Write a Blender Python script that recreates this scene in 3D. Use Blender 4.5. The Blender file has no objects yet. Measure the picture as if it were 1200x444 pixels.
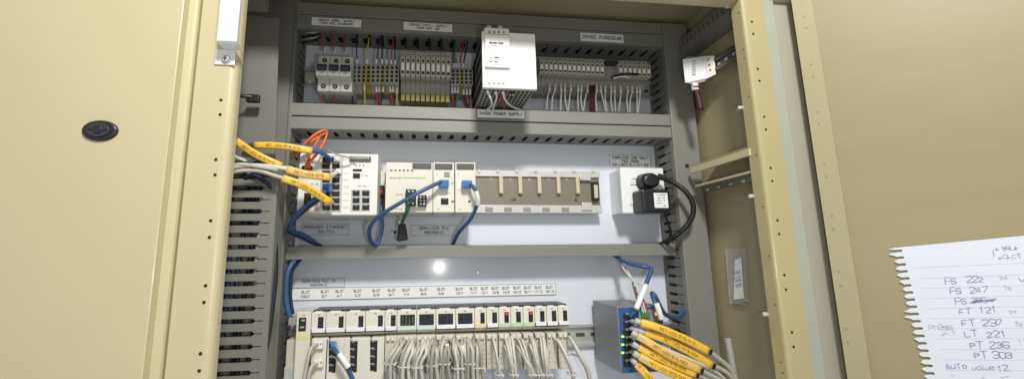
import bpy, bmesh, math, random
from mathutils import Vector, Matrix
random.seed(7)
S = bpy.context.scene
C = S.collection

# ------------------------------------------------------------------ camera (fitted to the photo's vanishing lines)
FPX, PX, PY = 500.0, 551.8, 216.9
AX, AY, AZ = -0.1691, -0.1219, 0.0097
CAM = Vector((0, -0.714, 0))
_M = Matrix.Rotation(AZ, 3, 'Z') @ Matrix.Rotation(AY, 3, 'Y') @ Matrix.Rotation(AX, 3, 'X')
_B = Matrix(((1, 0, 0), (0, 0, -1), (0, 1, 0)))
_W = (_M @ _B).transposed()
RIGHT, DOWN, FWD = (_W @ Vector(v) for v in ((1, 0, 0), (0, 1, 0), (0, 0, 1)))
cam = bpy.data.cameras.new('camera'); cam_o = bpy.data.objects.new('camera', cam); C.objects.link(cam_o)
mw = Matrix((RIGHT, -DOWN, -FWD)).transposed().to_4x4(); mw.translation = CAM
cam_o.matrix_world = mw
cam.sensor_width = 36; cam.lens = FPX / 1200 * 36
cam.shift_x = (600 - PX) / 1200; cam.shift_y = -(222 - PY) / 1200
cam.clip_start = 0.01; cam.clip_end = 50
S.camera = cam_o

def ray(px, py): return _W @ Vector(((px - PX) / FPX, (py - PY) / FPX, 1))
def at(px, py, Y):
    d = ray(px, py); return CAM + d * ((Y - CAM.y) / d.y)
def atX(px, py, X):
    d = ray(px, py); return CAM + d * ((X - CAM.x) / d.x)
def atP(px, py, p, n):
    d = ray(px, py); return CAM + d * ((p - CAM).dot(n) / d.dot(n))

# ------------------------------------------------------------------ materials
MATS = {}
def mat(name, rgb, rough=0.5, metal=0.0, var=0.08, scale=60, bump=0.0, coat=0.0, emit=None, alpha=None, spec=0.5, bscale=None, stretch=None):
    m = bpy.data.materials.new(name); m.use_nodes = True
    nt = m.node_tree; b = nt.nodes['Principled BSDF']
    b.inputs['Roughness'].default_value = rough; b.inputs['Metallic'].default_value = metal
    b.inputs['Coat Weight'].default_value = coat; b.inputs['Coat Roughness'].default_value = 0.12
    b.inputs['Specular IOR Level'].default_value = spec
    tc = nt.nodes.new('ShaderNodeTexCoord'); nz = nt.nodes.new('ShaderNodeTexNoise')
    nz.inputs['Scale'].default_value = scale; nz.inputs['Detail'].default_value = 5; nz.inputs['Roughness'].default_value = .65
    if stretch:
        mp = nt.nodes.new('ShaderNodeMapping'); mp.inputs['Scale'].default_value = stretch; mp.inputs['Rotation'].default_value = (.12, .12, 0)
        nt.links.new(tc.outputs['Object'], mp.inputs['Vector']); nt.links.new(mp.outputs[0], nz.inputs['Vector'])
    else: nt.links.new(tc.outputs['Object'], nz.inputs['Vector'])
    mx = nt.nodes.new('ShaderNodeMix'); mx.data_type = 'RGBA'
    mx.inputs[6].default_value = (*[c * (1 - var) for c in rgb], 1); mx.inputs[7].default_value = (*[min(1, c * (1 + var)) for c in rgb], 1)
    nt.links.new(nz.outputs['Fac'], mx.inputs[0]); nt.links.new(mx.outputs[2], b.inputs['Base Color'])
    mr = nt.nodes.new('ShaderNodeMapRange'); mr.inputs[3].default_value = max(.03, rough - .08); mr.inputs[4].default_value = min(1, rough + .08)
    nt.links.new(nz.outputs['Fac'], mr.inputs[0]); nt.links.new(mr.outputs[0], b.inputs['Roughness'])
    if bump:
        bp = nt.nodes.new('ShaderNodeBump'); bp.inputs['Strength'].default_value = bump; bp.inputs['Distance'].default_value = .0004
        n2 = nt.nodes.new('ShaderNodeTexNoise'); n2.inputs['Scale'].default_value = bscale or 900; nt.links.new(tc.outputs['Object'], n2.inputs['Vector'])
        nt.links.new(n2.outputs['Fac'], bp.inputs['Height']); nt.links.new(bp.outputs['Normal'], b.inputs['Normal'])
    if emit:
        b.inputs['Emission Color'].default_value = (*emit[:3], 1); b.inputs['Emission Strength'].default_value = emit[3]
    if alpha is not None: b.inputs['Alpha'].default_value = alpha
    MATS[name] = m; return m
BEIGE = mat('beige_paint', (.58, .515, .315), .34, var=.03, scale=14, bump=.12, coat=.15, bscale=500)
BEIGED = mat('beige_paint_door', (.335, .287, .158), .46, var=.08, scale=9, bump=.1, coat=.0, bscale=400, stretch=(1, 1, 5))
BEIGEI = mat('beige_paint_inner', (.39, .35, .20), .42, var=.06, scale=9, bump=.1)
BEIGE_DIM = mat('beige_paint_right_dimmed', (.46, .395, .205), .32, var=.03, scale=14, bump=.12, coat=.2, bscale=500)  # same beige darkened: the right post's dimmer light put into its colour
PLATE = mat('plate_paint', (.72, .76, .825), .34, var=.025, scale=12, bump=.12, coat=.35, bscale=420)
DUCT = mat('duct_plastic', (.226, .221, .196), .46, var=.06, scale=35, bump=.05)
DUCTD = mat('duct_plastic_dark', (.18, .176, .158), .5, var=.08, scale=30, bump=.05)  # darker duct grey for slotted walls, bases and trunking
GASKD = mat('rebate_grey', (.42, .40, .31), .5, var=.05, scale=40)
GASK = mat('gasket_grey', (.40, .41, .33), .6, var=.05, scale=40)
WHITE = mat('white_plastic', (.80, .79, .74), .38, var=.03, scale=50)
WHITEB = mat('socket_white', (.84, .85, .86), .3, var=.02, scale=50)
CREAM = mat('cream_plastic', (.72, .69, .58), .42, var=.05, scale=60)
CREAMD = mat('cream_connector', (.60, .57, .47), .48, var=.10, scale=120)
GREYP = mat('grey_plastic', (.34, .335, .31), .5, var=.08, scale=150)
GREYL = mat('light_grey_plastic', (.52, .52, .48), .45, var=.06, scale=120)
TERM = mat('terminal_grey', (.42, .395, .34), .5, var=.12, scale=160)
TERMD = mat('terminal_dark_grey', (.28, .265, .23), .55, var=.12, scale=160)
YELG = mat('terminal_yellow', (.38, .33, .07), .45, var=.12, scale=150)
GRN = mat('green_plastic', (.05, .22, .06), .5)
BLACK = mat('black_plastic', (.018, .018, .02), .38, var=.15, scale=80)
BLACKR = mat('black_rubber', (.010, .010, .011), .55, var=.15, scale=80)
DARK = mat('dark_recess', (.012, .012, .014), .7)
STEEL = mat('zinc_steel', (.68, .68, .64), .32, .6, var=.12, scale=90)
RAILM = mat('rack_plated_steel', (.66, .655, .61), .34, .35, var=.06, scale=60)
GRILLE = mat('dark_grille', (.085, .085, .078), .5, var=.2, scale=300)
STEELB = mat('bright_steel', (.86, .87, .88), .32, .35, var=.03, scale=60)
STEELD = mat('dark_steel', (.20, .20, .19), .38, .9, var=.15, scale=90)
BRONZE = mat('backplane_bronze', (.235, .212, .163), .42, .3, var=.08, scale=110)
PERF = mat('psu_case', (.30, .29, .27), .5, .3, var=.06, scale=80)
BLUEC = mat('blue_cable', (.04, .095, .22), .42, var=.12, scale=70)
BLUED = mat('dark_blue_cable', (.012, .026, .07), .45, var=.12, scale=70)
BLUEB = mat('blue_front', (.026, .10, .28), .4, var=.1, scale=60)
BLUEP = mat('blue_plug', (.07, .17, .42), .25, var=.15, scale=90)
GREYC = mat('grey_cable', (.50, .48, .42), .48, var=.08, scale=90)
PALEC = mat('pale_cable', (.62, .60, .54), .45, var=.08, scale=90)
DULLC = mat('dull_cable', (.36, .345, .30), .5, var=.1, scale=90)
WIREW = mat('white_wire', (.66, .65, .60), .45, var=.08, scale=90)
RED = mat('red_wire', (.42, .03, .025), .42, var=.1)
REDD = mat('maroon_wire', (.10, .018, .022), .45, var=.1)
ORANGE = mat('orange_fibre', (.80, .17, .03), .4, var=.08)
YELL = mat('yellow_sleeve', (.84, .52, .05), .42, var=.10, scale=45)
YELLD = mat('worn_yellow_sleeve', (.76, .50, .13), .5, var=.15, scale=45)
GREENW = mat('green_wire', (.03, .16, .07), .45)
YGW = mat('yellow_green_wire', (.45, .42, .05), .45)
PAPER = mat('lined_paper', (.74, .77, .84), .75, var=.025, scale=18, bump=.15, bscale=160)
INK = mat('blue_ink', (.24, .25, .46), .6, var=.5, scale=300)
INKF = mat('faint_ink', (.45, .46, .60), .6, var=.4, scale=300)
RULE = mat('ruled_line', (.48, .60, .78), .7, var=.25, scale=60)
LABELW = mat('white_label', (.83, .83, .81), .45, var=.02, scale=30)
LABELG = mat('grey_label', (.70, .73, .78), .3, var=.03, scale=30)
LABELD = mat('dull_grey_label', (.62, .65, .69), .35, var=.03, scale=30)
TXT = mat('black_lettering', (.03, .03, .035), .6)
TXTG = mat('grey_lettering', (.16, .16, .17), .6)
TXTBR = mat('brown_lettering', (.34, .17, .025), .6)
TXTB = mat('blue_lettering', (.05, .09, .32), .6)
GRNL = mat('green_stripe', (.12, .48, .22), .5)
STRIPG = mat('green_strip', (.50, .66, .42), .5)
STRIPC = mat('pale_teal_strip', (.58, .70, .66), .5)
STRIPY = mat('yellow_strip', (.74, .66, .30), .5)
STRIPW = mat('white_strip', (.80, .80, .80), .5)
LEDG = mat('green_led', (.2, .8, .1), .4, emit=(.35, 1, .12, 1.5))
LEDY = mat('yellow_led', (.30, .38, .07), .4, emit=(.65, 1, .12, .10))
LEDR = mat('red_led', (.55, .03, .04), .4, emit=(1, .05, .05, .12))
LEDGD = mat('dim_led', (.06, .13, .08), .4, emit=(.2, .7, .25, .03))
WIN = mat('led_window', (.012, .016, .022), .16, var=.2, coat=.2)
BAG = mat('clear_bag', (.70, .68, .60), .15, alpha=.3, coat=.5)
TAN = mat('tan_connector', (.58, .51, .36), .5, var=.06)
PINK = mat('maroon_tag', (.055, .016, .02), .5)

# ------------------------------------------------------------------ mesh helpers
class MB:
    def __init__(s): s.bm = bmesh.new()
    def box(s, x0, x1, y0, y1, z0, z1, bv=0, seg=2):
        if x0 > x1: x0, x1 = x1, x0
        if y0 > y1: y0, y1 = y1, y0
        if z0 > z1: z0, z1 = z1, z0
        b = s.bm
        v = [b.verts.new(p) for p in ((x0,y0,z0),(x1,y0,z0),(x1,y1,z0),(x0,y1,z0),(x0,y0,z1),(x1,y0,z1),(x1,y1,z1),(x0,y1,z1))]
        f = [b.faces.new([v[i] for i in q]) for q in ((0,3,2,1),(4,5,6,7),(0,1,5,4),(1,2,6,5),(2,3,7,6),(3,0,4,7))]
        if bv:
            bv = min(bv, .45 * min(x1 - x0, y1 - y0, z1 - z0))
            es = list({e for q in f for e in q.edges})
            bmesh.ops.bevel(b, geom=es, offset=bv, segments=seg, affect='EDGES', profile=.5)
        return s
    def pbox(s, x0, y0, x1, y1, Yf, Yb, bv=0):
        a, c = at(x0, y0, Yf), at(x1, y1, Yf); return s.box(a.x, c.x, Yf, Yb, c.z, a.z, bv)
    def prism(s, pts, axis, a0, a1):              # polygon (2-D) extruded along an axis
        def P(u, v, w): return {'x': (w, u, v), 'y': (u, w, v), 'z': (u, v, w)}[axis]
        b = s.bm; lo = [b.verts.new(P(u, v, a0)) for u, v in pts]; hi = [b.verts.new(P(u, v, a1)) for u, v in pts]
        n = len(pts); fs = [b.faces.new(lo), b.faces.new(hi[::-1])]
        for i in range(n): fs.append(b.faces.new((lo[i], hi[i], hi[(i+1) % n], lo[(i+1) % n])))
        bmesh.ops.recalc_face_normals(b, faces=fs); return s
    def hexa(s, front, back, bv=0):                     # two quads of points joined
        b = s.bm; f = [b.verts.new(p) for p in front]; k = [b.verts.new(p) for p in back]
        fs = [b.faces.new(f), b.faces.new(k[::-1])] + [b.faces.new((f[i], k[i], k[(i+1) % 4], f[(i+1) % 4])) for i in range(4)]
        bmesh.ops.recalc_face_normals(b, faces=fs)
        if bv: bmesh.ops.bevel(b, geom=list({e for q in fs for e in q.edges}), offset=bv, segments=3, affect='EDGES', profile=.5)
        return s
    def cyl(s, c, ax, r, h, n=20, r2=None, sx=1.0, bv=0):    # starts at c, runs h along ax
        ax = Vector(ax).normalized(); u = ax.orthogonal().normalized()
        if abs(ax.y) > .9: u = Vector((1, 0, 0))
        w = ax.cross(u); r2 = r if r2 is None else r2; c = Vector(c); b = s.bm
        rings = [(0, r), (h, r2)] if not bv else [(0, r), (h - bv, r2), (h - bv*.3, r2 - bv*.3), (h, r2 - bv)]
        R = [[b.verts.new(c + ax*t + (u*math.cos(2*math.pi*i/n)*sx + w*math.sin(2*math.pi*i/n))*q) for i in range(n)] for t, q in rings]
        fs = [b.faces.new(R[0][::-1]), b.faces.new(R[-1])]
        for A, B2 in zip(R, R[1:]):
            for i in range(n):
                f = b.faces.new((A[i], A[(i+1) % n], B2[(i+1) % n], B2[i])); f.smooth = True; fs.append(f)
        bmesh.ops.recalc_face_normals(b, faces=fs); return s
    def tube(s, pts, r, n=8, res=7, smooth=True, flat=None):
        P = spline(pts, res) if smooth else [Vector(p) for p in pts]
        b = s.bm; rings = []; u = None
        for i, p in enumerate(P):
            t = (P[min(i+1, len(P)-1)] - P[max(i-1, 0)]).normalized()
            if u is None: u = t.orthogonal().normalized()
            u = (u - t * u.dot(t)).normalized(); w = t.cross(u)
            rr = r[0] + (r[1]-r[0]) * i/(len(P)-1) if isinstance(r, tuple) else r
            rings.append([b.verts.new(p + (u*math.cos(2*math.pi*k/n) + w*math.sin(2*math.pi*k/n))*rr) for k in range(n)])
        for A, B2 in zip(rings, rings[1:]):
            for k in range(n):
                f = b.faces.new((A[k], A[(k+1) % n], B2[(k+1) % n], B2[k])); f.smooth = True
        b.faces.new(rings[0][::-1]); b.faces.new(rings[-1]); return s
    def ribbon(s, pts, w, t, res=6):               # flattened sleeve: width in the XZ plane, thickness along Y, rounded edges
        P = spline(pts, res); b = s.bm; rings = []; n = 12
        for i, p in enumerate(P):
            tg = (P[min(i+1, len(P)-1)] - P[max(i-1, 0)]).normalized()
            v = Vector((-tg.z, 0, tg.x)).normalized(); nn = tg.cross(v).normalized()
            rings.append([b.verts.new(p + v*(math.copysign(abs(math.cos(a))**.6, math.cos(a))*w/2) + nn*(math.copysign(abs(math.sin(a))**.6, math.sin(a))*t/2)) for a in [2*math.pi*k/n for k in range(n)]])
        for A, B2 in zip(rings, rings[1:]):
            for k in range(n):
                f = b.faces.new((A[k], A[(k+1) % n], B2[(k+1) % n], B2[k])); f.smooth = True
        b.faces.new(rings[0][::-1]); b.faces.new(rings[-1]); return s
    def build(s, name, m, parent=None):
        me = bpy.data.meshes.new(name)
        if parent is not None:
            w = Vector((0, 0, 0)); q = parent
            while q is not None: w = w + q.location; q = q.parent
            for v in s.bm.verts: v.co -= w
        s.bm.to_mesh(me); s.bm.free(); me.materials.append(m)
        o = bpy.data.objects.new(name, me); C.objects.link(o)
        if parent is not None: o.parent = parent
        return o

def spline(pts, res):
    P = [Vector(p) for p in pts]
    if len(P) < 3:
        return [P[0].lerp(P[-1], i/res) for i in range(res+1)]
    out = []; Q = [P[0]*2 - P[1]] + P + [P[-1]*2 - P[-2]]
    for i in range(1, len(Q)-2):
        a, b, c, d = Q[i-1:i+3]
        for k in range(res):
            t = k/res
            out.append(.5*((2*b) + (c-a)*t + (2*a-5*b+4*c-d)*t*t + (3*b-a-3*c+d)*t**3))
    out.append(P[-1]); return out

def tag(o, label, cat, group=None):
    o['label'] = label; o['category'] = cat
    if group: o['group'] = group
    return o
def thing(name, label, cat, loc=(0, 0, 0), group=None):
    o = bpy.data.objects.new(name, None); C.objects.link(o); o.location = loc; o.empty_display_size = .01
    return tag(o, label, cat, group)
def part(name, m, parent, *boxes, bv=0):           # one mesh from pixel boxes (x0,y0,x1,y1,Yf,Yb)
    b = MB()
    for q in boxes: b.pbox(*q, bv=bv)
    return b.build(name, m, parent)
def copy_thing(root, dx, label=None, group=None):
    r = root.copy(); C.objects.link(r); r.location = root.location + Vector(dx)
    if label: r['label'] = label
    if group: r['group'] = group
    for ch in list(root.children):
        c = ch.copy(); C.objects.link(c); c.parent = r
        for g in list(ch.children):
            d = g.copy(); C.objects.link(d); d.parent = c
    return r

# stroke lettering
GL = {'A':'00,26,40 12,32','B':'00,06,36,45,43,33,03 33,42,41,30,00','C':'45,36,16,05,01,10,30,41','D':'00,06,26,44,42,20,00','E':'46,06,00,40 03,33','F':'46,06,00 03,33',
'G':'45,36,16,05,01,10,30,41,43,23','H':'00,06 40,46 03,43','I':'20,26','J':'46,41,30,10,01','K':'00,06 46,03,40','L':'06,00,40','M':'00,06,23,46,40','N':'00,06,40,46','O':'10,01,05,16,36,45,41,30,10',
'P':'00,06,36,45,44,33,03','Q':'10,01,05,16,36,45,41,30,10 22,40','R':'00,06,36,45,44,33,03 23,40','S':'45,36,16,05,04,13,33,42,41,30,10,01','T':'06,46 20,26','U':'06,01,10,30,41,46','V':'06,20,46','W':'06,10,23,30,46',
'X':'00,46 06,40','Y':'06,23,46 23,20','Z':'06,46,00,40','0':'10,01,05,16,36,45,41,30,10','1':'15,26,20','2':'05,16,36,45,44,00,40','3':'05,16,36,45,44,33,13 33,42,41,30,10,01','4':'30,36,02,42','5':'46,06,03,33,42,41,30,00',
'6':'45,36,16,05,01,10,30,41,42,33,03','7':'06,46,10','8':'13,04,05,16,36,45,44,33,13,02,01,10,30,41,42,33','9':'43,13,04,05,16,36,45,41,30,10','/':'00,46','-':'03,43','.':'20,21',
'v':'04,20,44','a':'44,14,03,01,10,40 44,40','l':'26,20,30','e':'02,42,43,34,14,03,01,10,40','i':'20,24 25,26','n':'00,04 03,14,34,43,40','c':'44,14,03,01,10,40','t':'26,21,30 04,44','m':'00,04,14,23,20 23,34,43,40','s':'44,14,03,12,32,41,30,00','o':'10,01,03,14,34,43,41,30,10',
'r':'00,04 03,14,34','u':'04,01,10,30,41 44,40','g':'44,14,03,02,11,41 44,40','z':'04,44,00,40','w':'04,10,23,30,44','p':'00,04,34,43,42,31,01'}
def strokes(mb, s, o, u, v, h, w, jit=0, slant=0, align='c', sp=1.45, off=.0003):
    u, v = Vector(u).normalized(), Vector(v).normalized(); n = u.cross(v).normalized(); k = h/6.0; adv = k*4*sp
    L = adv*len(s) - k*4*(sp-1); x0 = {'c': -L/2, 'l': 0, 'r': -L}[align]
    rd = random.Random(hash(s) % 1000 if False else sum(map(ord, s)))
    for i, ch in enumerate(s):
        sc = 1 + rd.uniform(-jit, jit); dy = rd.uniform(-jit, jit)*h*.35
        for st in GL.get(ch, '').split():
            P = []
            for q in st.split(','):
                a, b = int(q[0])*k*sc, int(q[1])*k*sc
                if jit: a += rd.uniform(-jit, jit)*k*1.5; b += rd.uniform(-jit, jit)*k*1.5
                P.append(Vector(o) + u*(x0 + i*adv + a + slant*b) + v*(b - h/2 + dy) + n*off)
            if jit and len(P) > 2: P = spline(P, 4)
            for A, B2 in zip(P, P[1:]):
                d = B2 - A
                if d.length < 1e-7: continue
                t = d.normalized(); p = n.cross(t)*w/2; t = t*w*.4
                f = mb.bm.faces.new([mb.bm.verts.new(q) for q in (A-p-t, B2-p+t, B2+p+t, A+p-t)])
                f.normal_update()
                if f.normal.dot(n) < 0: f.normal_flip()
    return mb
XV, ZV = Vector((1, 0, 0)), Vector((0, 0, 1))
def lettering(parent, lines, m, name='lettering', wfac=.17):  # lines: (text, px, py, Y, height_m)
    b = MB()
    for t, px, py, Y, h in lines: strokes(b, t, at(px, py, Y), XV, ZV, h, h*wfac)
    return b.build(name, m, parent)
def px2m(p, Y): return p*(Y - CAM.y)/FPX

def cable(name, pts, r, m, label, cat='cable', group=None, n=8, sub=()):
    P = [p if isinstance(p, Vector) else at(*p) for p in pts]
    o = MB().tube(P, r, n).build(name, m); tag(o, label, cat, group)
    for kind, q, rr, mm in sub:
        MB().tube([p if isinstance(p, Vector) else at(*p) for p in q], rr, 8).build(kind, mm, o)
    return o

# ================================================================== CABINET
YF = -.22                                   # front plane of the frame
XWR = at(824, 207, -.05).x; XWL = -.33
ZT = at(771, 25, -.06).z + .006; ZB = -.34
cab = thing('control_cabinet', 'open beige control cabinet with grey mounting plate and slotted ducts', 'cabinet', (0, 0, ZB))
MB().box(XWL+.01, XWR-.01, 0, .004, ZB+.01, ZT-.004).build('mounting_plate', PLATE, cab)
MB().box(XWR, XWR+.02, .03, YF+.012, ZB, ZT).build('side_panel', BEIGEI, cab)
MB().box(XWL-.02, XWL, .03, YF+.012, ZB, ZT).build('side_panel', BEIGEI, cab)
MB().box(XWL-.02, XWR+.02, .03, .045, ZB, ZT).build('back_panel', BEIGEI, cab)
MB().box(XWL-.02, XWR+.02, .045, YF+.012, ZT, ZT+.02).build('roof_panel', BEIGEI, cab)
zh = at(862, -4, YF).z
hd = MB().box(XWL-.05, XWR+.05, YF, YF+.03, zh, ZT+.10, .003).build('header', BEIGE, cab)
# plate screw
pt = at(560, 319, -.001); sc = MB().cyl((pt.x, 0, pt.z), (0, -1, 0), .0032, .0016, 14, bv=.0008); sc.build('plate_screw', STEEL, cab)
# right post: front face and inner lip
xr0, xr1 = at(894.5, 200, YF).x, at(920.5, 200, YF).x
post = MB().prism([(xr0+.005, YF), (xr0+.0024, YF+.0007), (xr0+.0009, YF+.002), (xr0+.0001, YF+.004), (xr0, YF+.004+.017), (xr0+.002, YF+.021), (xr1, YF+.021), (xr1, YF)], 'z', ZB, ZT+.03).build('frame_post', BEIGE_DIM, cab)
lip = xr0
hb = MB()
for hx, hy in ((881,26),(882.6,40),(888,81),(890,95),(895.5,137),(897.5,152),(903,197),(905,212),(911,258),(913,274),(919,322),(921,339),(928,389),(930,406)):
    p = at(hx, hy, YF); hb.cyl((p.x, YF+.001, p.z), (0, -1, 0), .0016, .0013, 14)
hb.build('screw_hole', DARK, post)
hb = MB()
for hx, hy in ((864,15),(870,58),(871.5,68),(877,113),(886,181),(892.6,242),(903,300),(910,357),(914,424),(916,436)):
    q = atX(hx+1.5, hy, xr0); q.y = min(max(q.y, YF+.008), YF+.018); hb.cyl((xr0+.001, q.y, q.z), (-1, 0, 0), .0009, .0013, 10)
hb.build('rivet_hole', DARK, post)
# pale gasket strip beside the right post
xg1, xg2 = at(936.7, 200, YF).x, at(953, 200, YF).x
MB().box(xr1+.0005, xg1, YF+.003, YF+.03, ZB, ZT+.03, .0012).build('gasket', GASK, cab)
MB().box(xg1+.0005, xg2+.06, YF+.008, YF+.03, ZB, ZT+.06, .001).build('rebate', GASKD, cab)
# left post
xl0, xl1 = at(216.2, 200, YF).x, at(266.5, 200, YF).x
lpost = MB().prism([(xl0, YF+.0015), (xl0+.0015, YF), (xl1-.0095, YF), (xl1-.0065, YF+.0004), (xl1-.004, YF+.0015), (xl1-.002, YF+.0032), (xl1-.0006, YF+.0058), (xl1, YF+.009), (xl1, YF+.016), (xl0, YF+.016)], 'z', ZB, ZT+.03).build('frame_post', BEIGE, cab)
hb = MB()
for hx, hy in ((259,117.5),(258,134.5),(253,187),(252,205),(247,258.5),(245.5,278),(241,334.5),(239,354),(235,414),(233.5,434)):
    p = at(hx, hy, YF); hb.cyl((p.x, YF+.001, p.z), (0, -1, 0), .0018, .0013, 14)
hb.build('screw_hole', DARK, lpost)

# neighbouring closed door, with its black lock
YD = -.237
xd = at(193.5, 200, YD).x
nd = thing('cabinet_door', 'closed beige door of the next cabinet with a black oval lock', 'door', (xd, YD, ZB))
xb = at(214, 200, YF).x
MB().prism([(xd-.6, YD), (xd-.001, YD), (xd, YD+.0006), (xb-.008, YF-.006), (xb-.004, YF-.0025), (xb-.001, YF-.0015), (xb, YF+.001), (xb, YF+.02), (xd-.6, YF+.02)], 'z', ZB, ZT+.05).build('door_panel', BEIGE, nd)
lk = at(118, 153.5, YD)
l0 = MB().cyl((lk.x, YD+.001, lk.z), (0, -1, 0), .0112, .0042, 40, sx=1.55, bv=.0022).build('lock', BLACK, nd)
MB().cyl((lk.x, YD-.003, lk.z), (0, -1, 0), .0074, .0016, 32, sx=1.5, bv=.0005).build('lock_ring', mat('lock_ring_black', (.035, .036, .038), .45), l0)
MB().cyl((lk.x, YD-.004, lk.z), (0, -1, 0), .0046, .0016, 24, bv=.0008).box(lk.x-.0095, lk.x+.0095, YD-.0052, YD-.004, lk.z-.001, lk.z+.001, .0003).build('lock_core', BLACK, l0)

# silver latch bar on left post
a, b_ = at(254, 48, YF-.02), at(278, 48, YF-.02)
lb = thing('latch_bar', 'bright silver latch bar screwed to the left beige post', 'latch', (a.x, YF, b_.z))
w = b_.x - a.x
zt = at(264, 58, YF-.002).z
MB().prism([(YF-.002, zt), (YF-.0185, a.z-.0018), (YF-.0205, a.z), (YF-.0205, ZT+.02), (YF-.018, ZT+.02), (YF-.018, a.z+.0008), (YF-.0002, zt+.0005), (YF-.0002, zt)], 'x', a.x, b_.x).build('bar', STEELB, lb)
c0, c1 = at(252.5, 58, YF-.002), at(274.5, 76.5, YF-.002)
MB().box(c0.x, c1.x, YF-.0002, YF-.002, c1.z, zt-.0002, .0006).build('mounting_tab', STEELB, lb)
s0 = at(264, 69, YF-.004)
sw = MB().cyl((s0.x, YF-.002, s0.z), (0, -1, 0), .0052, .0008, 20).cyl((s0.x, YF-.0025, s0.z), (0, -1, 0), .0042, .0026, 20, bv=.0013).build('screw', STEEL, lb)
MB().box(s0.x-.0026, s0.x+.0026, YF-.0053, YF-.0047, s0.z-.0005, s0.z+.0005).box(s0.x-.0005, s0.x+.0005, YF-.0054, YF-.0048, s0.z-.0026, s0.z+.0026).build('cross_slot', DARK, sw)

# right door, swung wide open toward the viewer
DP = Vector((xg2+.003, YF-.002, 0)); DU = Vector((.64, -.768, 0)).normalized(); DN = Vector((-DU.y*-1, 0, 0))
DN = Vector((DU.y, -DU.x, 0)); DN = DN if DN.x < 0 else -DN        # inner face normal, toward the camera's left
rd = thing('cabinet_door', 'open beige right hand door with a torn page on its inside', 'door', (DP.x, DP.y, ZB))
def dpt(u, n, z): return DP + DU*u + DN*n + Vector((0, 0, z))
def dbox(mb, u0, u1, n0, n1, z0, z1):
    return mb.hexa([dpt(u0, n1, z0), dpt(u1, n1, z0), dpt(u1, n1, z1), dpt(u0, n1, z1)], [dpt(u0, n0, z0), dpt(u1, n0, z0), dpt(u1, n0, z1), dpt(u0, n0, z1)])
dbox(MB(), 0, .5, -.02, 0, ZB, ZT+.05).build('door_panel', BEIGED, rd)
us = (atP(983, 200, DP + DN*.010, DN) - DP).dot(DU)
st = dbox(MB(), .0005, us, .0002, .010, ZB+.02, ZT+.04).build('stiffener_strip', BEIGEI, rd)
hb = MB()
for hx, hy in ((943,20),(945,33),(951,76),(953,90),(958,131),(960,145),(966,192),(968.5,207),(975,253),(977,268),(983,318),(985.5,334),(992,385),(994,401)):
    p = atP(hx, hy, DP + DN*.010, DN); hb.cyl(p - DN*.001, DN, .0016, .0013, 12)
hb.build('screw_hole', TERMD, st)

# page torn from a spiral pad, on the door
def dp(px, py, n=.0012): return atP(px, py, DP + DN*n, DN)
tl = dp(1049, 290.5); tr = dp(1200, 276.5); bl = dp(1089, 444)
pu = (tr - tl).normalized(); pv0 = (bl - tl).normalized(); pv = -(pv0)      # up along the page
pn = pu.cross(pv).normalized()
def pg(a, b): return tl + pu*a - pv*b
pgk = thing('notepad_page', 'ruled white page torn from a spiral pad, handwritten in blue', 'paper', tl - pv*.2)
bm = MB(); rr = random.Random(3)
pitch = (dp(1054.6, 303.2) - dp(1052, 294)).length; pitch = .0079
W_, H_ = .20, .20
nh = int(H_/pitch); vs = bm.bm
out = []
for i in range(nh+1):
    b0 = i*pitch
    tp = -.0034 + rr.uniform(-.0010, .0010) - (.004 if i in (9,) else 0) - (.003 if i == 0 else 0)
    # tooth between slots: slot b0+.0018..b0+.0052
    out += [(tp + .0006, b0 + .0006), (-.0004, b0 + .0022), (.0042, b0 + .0021), (.0052, b0 + .0026), (.0056, b0 + .0035), (.0052, b0 + .0044), (.0042, b0 + .0049), (.0006, b0 + .0050), (tp + .0014, b0 + .0056), (tp, b0 + .0068 + rr.uniform(-.0004, .0004))]
poly = out + [(-.003, H_ + .004), (W_, H_ + .004), (W_, -.0004), (.0, -.0004)]
def page_off(a, b):  # gentle curl: lifts off the door a little along a fold
    return .0006 + .0022*math.exp(-((a - .035 + b*.10)/.012)**2) + .0009*math.sin(a*60 + b*25)**2
# front sheet built as a grid body plus a toothed margin
fv = [vs.verts.new(pg(a, b) + pn*(.0008)) for a, b in poly if True]
kv = [vs.verts.new(pg(a, b) + pn*(.0004)) for a, b in poly]
f1 = vs.faces.new(fv); f2 = vs.faces.new(kv[::-1]); f1.normal_update(); f2.normal_update()
for i in range(len(fv)):
    j = (i+1) % len(fv); vs.faces.new((fv[i], kv[i], kv[j], fv[j]))
bmesh.ops.triangulate(vs, faces=[f1, f2]); bmesh.ops.recalc_face_normals(vs, faces=vs.faces[:])
bm.build('sheet', PAPER, pgk)
rl = MB()
def pgpt(px, py):
    return atP(px, py, tl + pn*.0008, pn)
for ly in (311.5, 324.5, 336.5, 348.5, 360.5, 372.5, 384.5, 396.5, 409, 421, 433, 446, 459):
    p = pgpt(1120, ly + 0); q = pgpt(1200, ly - 3.5 + (ly-311)*.035)
    d = (q - p).normalized(); A = p - d*.040; Bq = q + d*.1; nrm = pn.cross(d)*.00012
    e = (A - tl).dot(pu); A = A + d*(.010 - e)
    f = rl.bm.faces.new([rl.bm.verts.new(x + pn*.0002) for x in (A - nrm, Bq - nrm, Bq + nrm, A + nrm)])
rl.build('ruled_lines', RULE, pgk)
hw = MB(); hf = MB(); hn = MB()
def hand(mb, t, px, py, hpx, jit=.2, dirx=1180, wm=.062):
    o = pgpt(px, py); e = pgpt(px + 40, py - 40*.035); d = (e - o).normalized(); vv = pn.cross(d)
    h = (pgpt(px, py - hpx/2) - pgpt(px, py + hpx/2)).length
    strokes(mb, t, o, d, vv, h*.76, h*wm, jit=jit, slant=.12, align='l', sp=1.18, off=.0004)
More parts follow.
